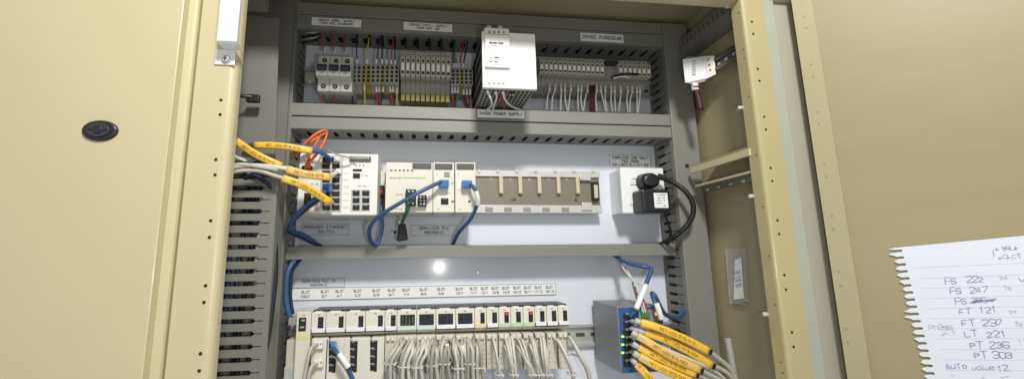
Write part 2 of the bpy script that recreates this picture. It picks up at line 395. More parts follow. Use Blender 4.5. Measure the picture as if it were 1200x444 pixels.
for t, x, y, h in (('FS', 1107, 329.5, 8), ('222', 1132, 327.5, 8), ('FS', 1113, 341, 8), ('247', 1136, 339.5, 8), ('FS', 1119, 353, 8), ('335', 1138, 352, 7), ('FT', 1124, 365, 8), ('121', 1147, 363, 8),
                   ('FT', 1127, 378.5, 9), ('237', 1151, 378, 9), ('LT', 1130, 390.5, 9), ('221', 1156, 391, 9), ('PT', 1136, 404, 9), ('236', 1159, 404, 9), ('PT', 1141, 415.5, 9), ('303', 1163, 416, 9),
                   ('AuTo', 1107, 428.5, 8), ('value', 1139, 430.5, 6), ('12', 1168, 431, 8)):
    hand(hw, t, x, y, h)
hand(hw, '-', 1114, 439, 6); hand(hw, '-', 1150, 441, 6); hand(hw, '--', 1172, 441, 6)
hand(hw, 'i', 1160, 297, 8); hand(hw, 'ateut', 1166, 291, 6, .5); hand(hw, 'conct', 1170, 301, 5.5, .5)
for k in range(5):   # crossed out entry
    A = pgpt(1136 + k*2, 354.5 - k*.9); Bq = pgpt(1168 - k, 349.5 + k*.8); d = (Bq - A).normalized(); q = pn.cross(d)*.0003
    hw.bm.faces.new([hw.bm.verts.new(x + pn*.0005) for x in (A - q, Bq - q, Bq + q, A + q)])
hand(hf, 'Pressy', 1089, 384, 6, .5); hand(hf, 'unit', 1102, 390, 5, .5)
for t, x, y in (('24', 1171, 325), ('19', 1175, 338), ('24', 1182, 365), ('20', 1189, 379), ('11', 1193, 400)): hand(hn, t, x, y, 6, .4)
hand(hw, 'v', 1193, 326, 8, .3)
hw.build('handwriting', INK, pgk); hf.build('faint_handwriting', INKF, pgk); hn.build('faint_numbers', INKF, pgk)

# ================================================================== DUCTS
YL = -.060
def lid(name, parent, x0, y0, x1, y1, Y=YL, m=DUCT): return part(name, m, parent, (x0, y0, x1, y1, Y, Y+.0022), bv=.0006)
def hduct(label, rows, zlo, zhi, x0, x1, group='horizontal wiring ducts', YL=YL):
    """rows = list of (zbottom, ztop) lid bands; slotted walls above and below"""
    d = thing('wiring_duct', label, 'duct', ((x0+x1)/2, 0, zlo), group)
    for z0, z1 in rows: MB().box(x0, x1, YL, YL+.0125, z0, z1, .0006).build('duct_lid', DUCT, d)
    MB().box(x0, x1, -.0004, -.0022, zlo, zhi).build('duct_base', DUCTD, d)
    for z in (zlo, zhi):
        s = MB(); zz = (z, z+.0016) if z == zlo else (z-.0016, z)
        kf = YL/-.060; s.box(x0, x1, -.0023, -.014*kf, *zz)
        n = int((x1-x0)/.0205)
        for i in range(n):
            a = x0 + (x1-x0)*i/n; b = a + (x1-x0)/n
            s.box(a+.0036, b-.0036, -.0138*kf, -.0375*kf, *zz)
            s.prism([(a+.0036, -.0374*kf), (b-.0036, -.0374*kf), (b-.0006, -.042*kf), (b-.0006, YL+.0125), (a+.0006, YL+.0125), (a+.0006, -.042*kf)], 'z', *zz)
        s.build('slotted_wall', DUCTD, d)
    return d
xL = at(333, 290, YL).x - .002; xR = at(799.5, 290, YL).x
zA = at(345.5, 121.5, YL).z; zA1 = at(560, 143, YL).z
def zz(px, py): return at(px, py, YL).z
t0, t1, t2 = zz(560, 15), zz(560, 28.6), zz(560, 43.5)
hduct('top wiring duct with white strip labels, just under the cabinet roof', [(t1+.0008, t0), (t2, t1-.0008)], t2+.0005, t0-.0005, xL, xR)
b0, b1, b2 = zz(560, 127.3), zz(560, 141.7), zz(560, 155.8)
hduct('middle wiring duct with the power supply label on its front', [(b1+.0011, b0), (b2, b1-.0011)], b2+.0005, b0-.0005, xL, xR)
m0, m1 = at(560, 286.9, -.042).z, at(560, 301.6, -.042).z
hduct('slim lower wiring duct at mid height below the switch and socket', [(m1, m0)], m1+.0005, m0-.0005, xL, xR, YL=-.042)
for zl, zh_, nm in ((t2, t0, 'top'), (b2, b0, 'middle'), (m1, m0, 'slim lower')):  # filler cables, added to stop lamp light shining through the duct slots
    for k in range(5):
        rk_ = random.Random(k + int(zl*1000)); zc = zl + (zh_-zl)*(.22 + .14*k); rr_ = min(.0060, (zh_-zl)*.2)
        P = [Vector((xL + .01 + (xR-xL-.02)*j/9, -.009 - (.0045 if nm == 'slim lower' else .0068)*k + rk_.uniform(-.0012, .0012), zc + rk_.uniform(-.0008, .0008))) for j in range(10)]
        cable('cable', P, rr_, (BLACKR, GREYP, BLUED, BLACKR, GREYP)[k], '%s cable added inside the %s wiring duct to block light' % (('black', 'grey', 'dark blue', 'black', 'grey')[k], nm), group='added light blocking cables inside the horizontal ducts')
# right vertical duct: lid facing front, slotted wall facing left
xr = at(821.5, 200, YL).x
vd = thing('wiring_duct', 'upright wiring duct with wide smooth lid at the right of the plate', 'duct', (xR, 0, ZB))
MB().box(xR+.0006, xr, YL-.0012, YL+.010, ZB+.01, t0+.0008, .0012).build('duct_lid', DUCT, vd)
def vslots(parent, X, ybase, ytip, z0, z1, pitch, m=DUCTD, th=.0016, gap=.0052):
    s = MB(); L = ytip - ybase; n = int((z1-z0)/pitch)
    s.box(X, X+th, ybase, ybase + L*.16, z0, z1)
    for i in range(n):
        a = z0 + i*pitch; b = a + pitch
        s.box(X, X+th, ybase + L*.158, ybase + L*.56, a+gap/2, b-gap/2)
        s.prism([(ybase + L*.558, a+gap/2), (ybase + L*.63, a+.0006), (ytip, a+.0006), (ytip, b-.0006), (ybase + L*.63, b-.0006), (ybase + L*.558, b-gap/2)], 'x', X, X+th)
    return s.build('slotted_wall', m, parent)
vslots(vd, xR+.0012, -.0008, YL+.006, ZB+.01, t0-.003, .0148)
MB().box(xR+.003, xr-.001, -.0008, -.003, ZB+.01, t0-.003).build('duct_base', DUCTD, vd)
MB().box(xr-.0022, xr-.0005, -.0008, YL+.009, ZB+.01, t0-.003).build('side_wall', DUCTD, vd)
pn_ = at(805, 194.5, YL-.0014); MB().box(pn_.x-.003, pn_.x+.003, YL-.0018, YL-.0011, pn_.z-.003, pn_.z+.003).build('lid_notch', DARK, vd)
# left vertical duct on the plate
ld = thing('wiring_duct', 'upright wiring duct at the left of the plate, narrow ribbed lid', 'duct', (xL, 0, ZB))
xq = at(336.5, 110, YL).x; xq0 = xL - .06
MB().box(xq0, xL+.0012, YL-.001, YL+.010, ZB+.01, t2-.001, .001).build('duct_lid', DUCTD, ld)
MB().box(xq-.0075, xq-.001, YL-.0034, YL-.0008, ZB+.012, t2-.004, .0012).build('lid_rib', DUCT, ld)
vslots(ld, xL-.0006, -.0008, YL+.006, ZB+.01, t0-.003, .0148)
MB().box(xq0, xL+.004, YL+.0006, YL+.01, t2+.0005, ZT-.003, .001).build('corner_piece', DUCTD, ld)

# duct on the left side wall: slotted wall facing the viewer
YS = -.12
xs1 = at(317, 330, YS).x; xs0 = XWL + .002
sd = thing('wiring_duct', 'large slotted duct on left cabinet wall, cables showing through slots', 'duct', (xs0, YS, ZB))
ztop = at(300, 207, YS).z; pit = .01555
s = MB(); n = int((ztop - ZB)/pit); xt = at(301, 330, YS).x; xl = at(311, 330, YS).x
s.box(xs0, xs0+.012, YS, YS+.0018, ZB, ztop); s.box(xl, xs1, YS-.0006, YS+.004, ZB, ztop)
for i in range(n+1):
    b = ztop - i*pit; a = b - pit
    s.box(xs0+.0119, xt-.0018, YS, YS+.0018, a+.0031, b-.0031)
    s.prism([(xt-.00185, a+.0031), (xt+.001, a+.0006), (xl+.0005, a+.0006), (xl+.0005, b-.0006), (xt+.001, b-.0006), (xt-.00185, b-.0031)], 'y', YS, YS+.0018)
s.build('slotted_wall', DUCT, sd)
MB().box(xs1-.003, xs1+.0006, YS, YS+.036, ZB, ztop, .0008).build('duct_lid', DUCT, sd)
cv0 = at(284, 24, YS); 
MB().prism([(at(296, 15, YS).x-.03, ztop+.022), (xs1-.006, ztop+.022), (at(325, 60, YS).x, at(325, 60, YS).z), (at(325, 30, YS).x, at(318, 20, YS).z), (at(296, 14, YS).x-.03, at(296, 14, YS).z)], 'y', YS+.004, YS+.0065).build('cover_plate', DUCTD, sd)
MB().box(xs0+.004, xs1-.008, YS+.052, YS+.056, ZB, ZT-.02).build('rear_wall', DUCTD, sd)
# cables inside that duct
for i, (dx, m, nm) in enumerate(((.012, BLUED, 'dark blue'), (.024, BLUED, 'dark blue'), (.034, BLACKR, 'black'), (.043, BLUED, 'dark blue'), (.052, GREYP, 'grey'), (.060, BLUED, 'dark blue'), (.068, BLACKR, 'black'))):
    x = at(250, 330, YS).x + dx; P = [Vector((x + .004*math.sin(k*1.7 + i*2.1), YS+.012+.006*math.sin(k + i*1.3) + (i % 2)*.008, ZB + k*(ztop - ZB)/7)) for k in range(8)]
    cable('cable', P, .0034, m, '%s cable running up inside the large slotted left duct' % nm, group='cables inside the left wall duct')
# dark fixing arm near the upper left
am = thing('door_stay', 'short black stay arm poking out beside the left post', 'stay', at(280, 113, YS+.01))
MB().tube([at(270, 112, -.15), at(285, 113, -.14), at(296, 114, -.135)], .0026, 8).build('arm', BLACK, am)
MB().pbox(288, 110, 303, 119.5, -.137, -.130, .0012).build('tip', BLACKR, am)

# dark trunking in the top left corner
td = thing('trunking', 'dark trunking under the roof in the top left corner', 'duct', at(305, 10, -.16))
MB().prism([(YS-.01, at(318, 21, YS).z+.002), (YF+.035, at(318, 21, YS).z+.012), (YF+.035, ZT-.001), (YS-.01, ZT-.001)], 'x', at(299, 10, YS).x-.012, at(318, 12, YS).x).build('body', DUCTD, td)

# duct running toward the viewer, top right
XD = XWR - .03
zd0 = atX(800, 62, XD); zd1 = atX(800, 45, XD)
ud = thing('wiring_duct', 'dark slotted duct running along the right wall under the roof', 'duct', (XD, -.07, zd0.z))
s = MB(); za, zb = zd0.z, zd1.z; zm = za + (zb-za)*.42; ya, yb = -.066, YF+.034; n = 11
s.box(XD, XD+.0016, ya, yb, za, zm); s.box(XD, XD+.0016, ya, yb, zb-.004, zb)
for i in range(n):
    y0 = ya + (yb-ya)*i/n; y1 = ya + (yb-ya)*(i+.62)/n; s.box(XD, XD+.0016, y0, y1, zm-.0002, zb-.0038)
s.build('slotted_wall', DUCTD, ud)
MB().box(XD+.0004, XWR-.001, ya, yb, za-.0018, za-.0002).build('underside', DUCTD, ud)
MB().box(XWR-.004, XWR-.0012, ya, yb, za, zb).build('duct_base', DARK, ud)

# ---- right wall: rails, DIN rail, bag, clips
def wallbar(name, m, parent, pa, pb, X0, X1, hpx):
    a_, b_2 = atX(*pa, X0), atX(*pb, X0)
    z1 = (a_.z + b_2.z)/2; h = px2m(hpx, a_.y)
    return MB().box(X0, X1, a_.y, b_2.y, z1-h, z1, .0008).build(name, m, parent)
XR0 = at(808, 194, -.075).x
r1 = thing('support_rail', 'upper beige support rail on the right wall, level with the plug', 'rail', at(840, 190, -.12), 'beige support rails')
wallbar('rail_face', BEIGE, r1, (808, 193.5), (878, 177.5), XR0, XR0+.004, 8); 
a_ = atX(808, 193.5, XR0); b_2 = atX(878, 177.5, XR0)
MB().box(XR0+.0035, XWR, a_.y-.012, b_2.y, a_.z-.003, a_.z-.001).build('rail_flange', BEIGEI, r1)
r2 = thing('support_rail', 'lower beige support rail on the right wall above the thin rail', 'rail', at(840, 212, -.12), 'beige support rails')
XR2 = at(814, 217, -.078).x
wallbar('rail_face', BEIGE, r2, (814, 217.5), (879, 199.5), XR2, XR2+.003, 2.6)
a2 = atX(814, 217.5, XR2); b22 = atX(879, 199.5, XR2)
MB().box(XR2+.0025, XWR, a2.y, b22.y, a2.z-.0012, a2.z).build('rail_flange', BEIGEI, r2)
dr = thing('din_rail', 'thin dark slotted rail beneath the lower beige support rail', 'rail', at(850, 220, -.13), 'wall rails')
XR3 = XR2 + .006
wallbar('rail_body', STEELD, dr, (824, 220), (880, 205), XR3, XR3+.004, 6.5)
a3 = atX(824, 220, XR3); b3 = atX(880, 205, XR3); hb = MB()
for i in range(4):
    y = a3.y + (b3.y-a3.y)*(i+.3)/4; hb.box(XR3-.0006, XR3+.0002, y, y-.006, a3.z-.006, a3.z-.0035)
hb.build('rail_slot', STEEL, dr)
dr2 = thing('din_rail', 'dark perforated rail behind the white surge unit on right wall', 'rail', at(850, 70, -.13), 'wall rails')
XR4 = XWR - .022
a4, b4 = atX(834, 70, XR4), atX(870, 47, XR4)
zr1 = (a4.z+b4.z)/2; zr0 = zr1 - px2m(18, a4.y)
MB().box(XR4, XR4+.003, a4.y+.012, b4.y, zr0, zr0+(zr1-zr0)*.25, .0006).box(XR4, XR4+.003, a4.y+.012, b4.y, zr1-(zr1-zr0)*.25, zr1, .0006).box(XR4+.004, XR4+.006, a4.y+.012, b4.y, zr0+(zr1-zr0)*.2, zr1-(zr1-zr0)*.2).build('rail_body', STEELD, dr2)
hb = MB()
for i in range(4):
    y = a4.y + (b4.y-a4.y)*(i+.4)/4; hb.box(XR4+.0034, XR4+.0041, y, y-.0055, zr0+(zr1-zr0)*.38, zr0+(zr1-zr0)*.60)
hb.build('rail_slot', STEEL, dr2)
su = thing('surge_unit', 'small white and beige surge unit on the right wall rail', 'electrical unit', at(818, 98, -.11))
YU = -.122
MB().hexa([at(800, 70, YU), at(826, 66, YU-.004), at(829, 92, YU-.004), at(803, 97, YU)], [at(806, 66, YU+.045), at(826, 66, YU+.045), at(826, 92, YU+.045), at(806, 92, YU+.045)]).build('housing', WHITEB, su)
fcz = MB().hexa([at(826.2, 66, YU-.0045), at(837, 65.5, YU-.012), at(839, 87, YU-.012), at(829.2, 92, YU-.0045)], [at(826, 66, YU+.04), at(834, 66, YU+.04), at(836, 87, YU+.04), at(829, 92, YU+.04)]).build('terminal_face', CREAM, su)
hb = MB()
for hx, hy in ((829,71),(833,70),(830,77),(834,76),(831,83),(835.5,82)): hb.cyl(at(hx, hy, YU-.0055), (0, -1, 0), .0011, .004, 10)
hb.build('screw_well', TERMD, fcz)
hb = MB()
for k in range(6): hb.hexa([at(811, 71.5+k*3, YU-.0028), at(815.5, 71+k*3, YU-.0034), at(815.5, 72.4+k*3, YU-.0034), at(811, 72.9+k*3, YU-.0028)], [at(811, 71.5+k*3, YU+.001), at(815.5, 71+k*3, YU+.001), at(815.5, 72.4+k*3, YU+.001), at(811, 72.9+k*3, YU+.001)])
hb.build('vent_slots', GREYL, su)
MB().hexa([at(804, 97, YU-.001), at(828, 92.5, YU-.004), at(826, 95.5, YU-.002), at(812, 99, YU)], [at(806, 95, YU+.03), at(826, 91, YU+.03), at(826, 93, YU+.03), at(812, 97, YU+.03)]).build('clip_foot', GREYL, su)
rt = thing('tag', 'dark maroon tag hanging below the white surge unit', 'tag', at(818, 118, YU))
MB().tube([at(815.5, 107, YU), at(818.5, 115, YU), at(821, 129, YU)], (.0038, .0048), 10).build('grip', PINK, rt)
MB().pbox(812.5, 97, 819, 105, YU-.002, YU+.004, .0006).build('collar', LABELW, rt); MB().pbox(813, 100.5, 818.6, 102.5, YU-.0027, YU-.0015).build('band', RED, rt)
for i, (hx, hy) in enumerate(((858.5, 8), (871.5, 126.5), (884.5, 230), (902, 368))):
    p = at(hx, hy, YF+.0225); o = MB().cyl((xr0+.002, YF+.0225, p.z), (-1, .25, 0), .0028, .0075, 14, bv=.0016).build('bumper', GREYL)
    tag(o, ['pale plastic bumper on right post at the very top', 'pale plastic bumper on right post just below the surge unit', 'pale plastic bumper on right post below the support rails', 'pale plastic bumper on right post right of the label bag'][i], 'bumper', 'pale bumpers on the right post')
bag = thing('spares_bag', 'clear bag with a paper slip taped to the right wall', 'bag', atX(864, 355, XWR))
q = [atX(852, 292, XWR), atX(875, 291, XWR), atX(878, 353, XWR), atX(857, 356, XWR)]
off = Vector((-.0035, 0, 0)); bw = MB()
bw.hexa([p + off for p in q], [p + Vector((-.0006, 0, 0)) for p in q]); bw.build('pouch', BAG, bag)
q = [atX(864, 305, XWR), atX(871, 301, XWR), atX(874.5, 349, XWR), atX(862.5, 351, XWR)]
sl = MB().hexa([p + Vector((-.0042, 0, 0)) for p in q], [p + Vector((-.0037, 0, 0)) for p in q]).build('paper_slip', LABELW, bag)
b = MB()
for k in range(4):
    o1 = q[0].lerp(q[1], .2+.2*k); strokes(b, 'NOT TO BE REM', o1.lerp(q[3].lerp(q[2], .2+.2*k), .5) + Vector((-.0042, 0, 0)), (0, 0, -1), (0, -1, 0), .0019, .00034)
b.build('lettering', TXTG, sl)
MB().box(XWR-.0045, XWR-.001, atX(864, 354, XWR).y, atX(876, 352, XWR).y, atX(866, 354, XWR).z-.002, atX(866, 354, XWR).z, .0008).build('bag_seam', GREYP, bag)
q = [atX(850, 395, XWR), atX(858, 395, XWR), atX(870, 470, XWR)]
cable('conduit', [(852.5, 396, -.105), (857, 420, -.113), (863, 460, -.12)], .0048, GREYP, 'grey conduit stub leaning on the right wall near the floor', 'conduit', n=12)

# ================================================================== LABEL PLATES
def label_plate(desc, x0, y0, x1, y1, Y, lines, m=LABELW, tm=TXT, frame=False, skew=0):
    o = part('name_label', m, None, (x0, y0, x1, y1, Y-.0009, Y-.0001)); tag(o, desc, 'label', 'engraved labels')
    A, Bq = at(x0, y0, Y-.0009), at(x1, y1, Y-.0009)
    H = A.z - Bq.z; W = Bq.x - A.x; n = len(lines); b = MB()
    for i, t in enumerate(lines):
        h = min(H/(n+.9)*.70, W/(len(t)*.96+1.2)*1.0)
        strokes(b, t, ((A.x+Bq.x)/2, Y-.0009, A.z - H*(i+.75)/(n+.5)), XV, ZV, h, h*.2)
    b.build('lettering', tm, o)
    if frame:
        f = MB()
        for q in ((A.x, Bq.x, A.z-.0005, A.z), (A.x, Bq.x, Bq.z, Bq.z+.0005), (A.x, A.x+.0005, Bq.z, A.z), (Bq.x-.0005, Bq.x, Bq.z, A.z)): f.box(q[0]+1e-5, q[1]-1e-5, Y-.0012, Y-.0008, q[2], q[3])
        f.build('border', TXTG, o)
    return o
label_plate('white label on top duct above the circuit breakers', 365.5, 20.5, 423, 32.5, YL, ['230VAC WORK. SUPPLY', 'FROM MCC 0CUBOARD'])
label_plate('white label on top duct above the ten fuse terminals', 473, 26, 530, 38, YL, ['230VAC CONTL. SUPPLY', 'FROM UPS 1B0'])
label_plate('long white label on top duct right of the power supply', 680, 38.5, 731, 50.5, YL, ['24VDC FUSEGEAR'])
label_plate('white label on middle duct directly below the power supply', 559.5, 128.3, 614.5, 139, YL-.0006, ['24VDC POWER SUPPLY'])
label_plate('grey plate label below the large ethernet switch', 355, 262, 409, 275, 0, ['MANAGED ETHERNET', 'SWITCH'], LABELG, TXTG, True)
label_plate('grey plate label beside the hanging black connector', 481.5, 263.5, 536, 276, 0, ['SERVICES PLC', 'MNEMONIC'], LABELG, TXTG, True)
label_plate('dull grey plate label above the slot number strip', 343, 326.5, 404, 336.3, 0, ['SERVICES PLC IO', 'MNEMONIC'], LABELD, TXTG, True)
label_plate('white label above the wall socket box', 714, 181.5, 763, 197, 0, ['COMPUTER USE ONLY', 'FED FROM', 'DB-LMCC/ELV/CT-R3'], LABELW, TXT, True)
# slot strip
o = part('slot_strip', LABELW, None, (342, 338, 652, 347.5, -.0012, -.0002)); 
zs1, zs0 = at(342, 337.5, -.0012).z, at(342, 352, -.0012).z; xs_, xe_ = at(342, 345, -.0012).x, at(651.5, 340, -.0012).x
bpy.data.objects.remove(o); o = MB().box(xs_, xe_, -.0012, -.0002, zs0, zs1).build('slot_strip', LABELW); tag(o, 'long white strip numbering the slots above the cream modules', 'label')
f = MB()
for q in ((xs_, xe_, zs1-.0006, zs1), (xs_, xe_, zs0, zs0+.0008), (xs_, xs_+.0006, zs0, zs1), (xe_-.0006, xe_, zs0, zs1)): f.box(q[0]+1e-5, q[1]-1e-5, -.0016, -.0011, q[2]+1e-5, q[3]-1e-5)
f.build('border', TXTG, o)
b = MB(); H = zs1 - zs0
for i, (x, t) in enumerate(zip((358, 380.5, 398, 419, 441, 459, 476, 496.5, 517, 538.5, 555, 568, 580.5, 593, 606, 618.5, 631, 644), ('TOCAT', '3/1', '4/1', '4/2', '5/3', '6/1', '7/4', '8/5', '9/6', '10/7', '11/1', '12/1', '13/8', '14/9', '15/10', '16/11', '17/12', '18/13'))):
    X = at(x, 345, -.0012).x
    strokes(b, 'SLOT', (X, -.0012, zs0 + H*.68), XV, ZV, .0037, .0007, sp=1.32); strokes(b, t, (X, -.0012, zs0 + H*.31), XV, ZV, .0034, .0007, sp=1.3)
b.build('lettering', TXTG, o)

# ================================================================== DIN RAILS ON THE PLATE
def din(label, px0, px1, py, x_at):
    a, b = at(px0, py, -.006), at(px1, py, -.006); z = at(x_at, py, -.006).z
    d = thing('din_rail', label, 'rail', (a.x, 0, z), 'din rails on the plate')
    MB().box(a.x, b.x, -.0001, -.0016, z-.012, z+.012).box(a.x, b.x, -.0015, -.0065, z-.0135, z-.0122).box(a.x, b.x, -.0015, -.0065, z+.0122, z+.0135).box(a.x, b.x, -.0064, -.0078, z-.0175, z-.0130, .0003).box(a.x, b.x, -.0064, -.0078, z+.0130, z+.0175, .0003).build('rail_body', STEEL, d)
    s = MB(); n = int((b.x-a.x)/.025)
    for i in range(n): s.box(a.x+.006+i*.025, a.x+.021+i*.025, -.00165, -.0019, z-.003, z+.003, .0)
    s.build('rail_slot', STEELD, d); return d
din('steel rail behind the circuit breakers and terminals', 354, 768, 92, 400)
din('steel rail behind the ethernet switch and white controller', 343, 470, 222, 447)
din('steel rail behind the cream modules and blue network switch', 338, 790, 392, 690)

# ================================================================== TOP ROW
YM = -.084
def mcb(x0, x1, label):
    a, c = at(x0, 62.5, YM), at(x1, 103, YM); A = at(x0, 0, YM).x
    X0, X1 = at(x0, 82, YM).x + .0003, at(x1, 82, YM).x - .0003; zt_, zb_ = at(390, 60, YM).z, at(390, 103, YM).z; H = zt_ - zb_
    t = thing('circuit_breaker', label, 'circuit breaker', ((X0+X1)/2, -.008, zb_), 'circuit breakers')
    prof = [(-.009, zb_), (-.066, zb_), (-.068, zb_+.001), (-.068, zb_+H*.30), (YM+.001, zb_+H*.32), (YM, zb_+H*.34), (YM, zb_+H*.63), (YM+.001, zb_+H*.65), (-.068, zb_+H*.67), (-.068, zt_-.001), (-.066, zt_), (-.009, zt_)]
    MB().prism(prof, 'x', X0, X1).build('body', GREYL, t)
    xm = (X0+X1)/2; w = X1-X0
    MB().box(X0+w*.06, X1-w*.06, YM-.0004, YM+.0005, zb_+H*.45, zb_+H*.625).build('toggle_slot', DARK, t)
    MB().box(X0+w*.12, X1-w*.12, YM-.0055, YM, zb_+H*.455, zb_+H*.56, .001).build('toggle', BLACK, t)
    s = MB()
    for zf in (.14, .86): s.cyl((xm, -.0678, zb_+H*zf), (0, -1, 0), w*.23, .0005, 16)
    s.build('terminal_screw', DARK, t)
    s = MB()
    for zf in (.14, .86): s.cyl((xm, -.0682, zb_+H*zf), (0, -1, 0), w*.13, .0004, 12)
    s.build('screw_head', STEELD, t)
    b = MB(); strokes(b, 'C6', (xm, YM, zb_+H*.40), XV, ZV, .0022, .0004); strokes(b, '230V', (xm, -.068, zb_+H*.72), XV, ZV, .0013, .0003); b.build('lettering', TXTG, t)
    return t
mcb(370, 384, 'leftmost of the three pale grey circuit breakers'); mcb(384, 397.7, 'middle one of the three pale grey circuit breakers'); mcb(397.7, 411.5, 'circuit breaker of the three nearest the terminal blocks')
# rail end clamp
ec = thing('end_clamp', 'metal end clamp on the rail left of the circuit breakers', 'clamp', at(362, 92, -.02))
part('clamp_body', STEEL, ec, (357, 84, 369, 95, -.024, -.009), bv=.001); MB().cyl(at(364, 97, -.024), (0, -1, 0), .003, .005, 14, bv=.001).build('clamp_screw', STEELB, ec)

YT = -.056
def small_terminal(x0, x1, y0, y1, m, label, group):
    X0, X1 = at(x0, 88, YT).x+.00015, at(x1, 88, YT).x-.00015; z1, z0 = at(x0, y0, YT).z, at(x0, y1, YT).z; H = z1-z0; w = X1-X0
    t = thing('terminal_block', label, 'terminal block', ((X0+X1)/2, -.008, z0), group)
    MB().prism([(-.009, z0), (-.034, z0), (-.042, z0+H*.16), (YT, z0+H*.24), (YT, z0+H*.86), (-.040, z1), (-.009, z1)], 'x', X0, X1).build('body', m, t)
    s = MB()
    for f in (.30, .46, .62, .78): s.box(X0+w*.18, X1-w*.18, YT-.0003, YT+.0004, z0+H*(f-.05), z0+H*(f+.06))
    s.build('wire_entry', DARK, t)
    return t
def run_terms(xs, y0, y1, mats, label, group):
    n = len(mats)
    for i, m in enumerate(mats): small_terminal(xs[0] + (xs[1]-xs[0])*i/n, xs[0] + (xs[1]-xs[0])*(i+1)/n, y0, y1, m, label[m.name] if isinstance(label, dict) else label, group if isinstance(group, str) else group[m.name])
L1 = {'terminal_grey': 'grey screwless terminal block between the circuit breakers and the fuse terminals', 'terminal_yellow': 'yellow earth terminal block between the circuit breakers and the fuse terminals'}
G1 = {'terminal_grey': 'grey terminals beside the circuit breakers', 'terminal_yellow': 'yellow terminals beside the circuit breakers'}
run_terms((412.5, 467.5), 73, 104, [TERM, TERM, YELG, YELG, TERM, TERM, YELG, TERM, TERM, TERM], L1, G1)
L2 = {'terminal_grey': 'grey terminal block tight against the left of the power supply', 'terminal_yellow': 'single yellow terminal block between the ten fuse terminals and power supply'}
G2 = {'terminal_grey': 'grey terminals left of the power supply', 'terminal_yellow': 'lone yellow terminal'}
run_terms((528.5, 554), 78, 105, [TERM, TERM, YELG, TERM, TERM], L2, G2)

YQ = -.068
def fuse_terminal(x0, x1, yt, yb, label, group, foot, open_=False, ref=None):
    X0, X1 = at(x0, 85, YQ).x+.0002, at(x1, 85, YQ).x-.0002; rx = ref or x0
    z1, z0 = at(rx, yt, YQ).z, at(rx, yb, YQ).z; H = z1-z0; w = X1-X0; xm = (X0+X1)/2
    t = thing('fuse_terminal', label, 'fuse terminal', (xm, -.008, z0), group)
    MB().prism([(-.009, z0), (-.030, z0), (-.044, z0+H*.16), (-.046, z0+H*.40), (-.056, z0+H*.42), (-.056, z1-H*.08), (-.046, z1), (-.009, z1)], 'x', X0, X1).build('body', TERMD, t)
    if foot:
        MB().box(X0+w*.08, X1-w*.08, -.047, -.028, z0-.0005, z0+H*.14, .0006).build('wire_clamp', foot, t)
    if not open_:
        lv = MB().prism([(-.0555, z0+H*.43), (YQ+.002, z0+H*.43), (YQ, z0+H*.46), (YQ, z1-H*.18), (YQ+.003, z1-H*.04), (-.0555, z1-H*.02)], 'x', X0+w*.04, X1-w*.04).build('fuse_lever', TERM, t)
        MB().box(xm-w*.28, xm+w*.28, YQ-.0009, YQ, z0+H*.54, z0+H*.69, .0003).build('marker_tag', LABELW, t)
        s = MB().box(xm-w*.22, xm+w*.22, YQ-.0003, YQ+.0004, z0+H*.73, z0+H*.78).box(xm-w*.26, xm+w*.26, YQ-.0003, YQ+.0004, z0+H*.475, z0+H*.525); s.cyl((xm, YQ+.0001, z0+H*.88), (0, -1, 0), w*.14, .0004, 10)
        s.build('test_hole', DARK, lv)
    return t
for i in range(10):
    fuse_terminal(469 + 5.95*i, 469 + 5.95*(i+1), 57.5, 112, 'grey fuse terminal with white marker tag and yellow clamp, left of power supply', 'ten fuse terminals left of the power supply', YELG, ref=469)
N = 24
for i in range(N):
    x = 632.5 + 130.5/N*i; op = 14 <= i <= 16
    fuse_terminal(x, x + 130.5/N, 66.5, 101, 'open dark fuse terminal in the gap of the right hand row' if op else 'grey fuse terminal with white marker tag, right of the power supply', 'open fuse terminals' if op else 'fuse terminals right of the power supply', None, op, ref=660)
bl = thing('blown_fuse_link', 'dark hinged bridge with a shiny edge across the right fuse terminals', 'bridge', at(735, 90, YQ-.002))
MB().tube([at(716, 91.5, YQ-.006), at(724, 88.5, YQ-.011), at(735, 87, YQ-.012), at(747, 87.5, YQ-.006)], .0022, 8).build('bridge_bar', BLACK, bl)
MB().tube([at(719, 92, YQ-.010), at(728, 90, YQ-.0145), at(738, 91, YQ-.0125)], .0009, 6).build('bridge_edge', LABELW, bl)
bl['label'] = 'curved dark bridge piece lying across the right hand fuse terminals'; bl['category'] = 'bridge'; bl.name = 'bridge_piece'
part('carrier', BLACK, bl, (710, 70.5, 725, 74, YQ-.003, YQ+.012), bv=.0006)

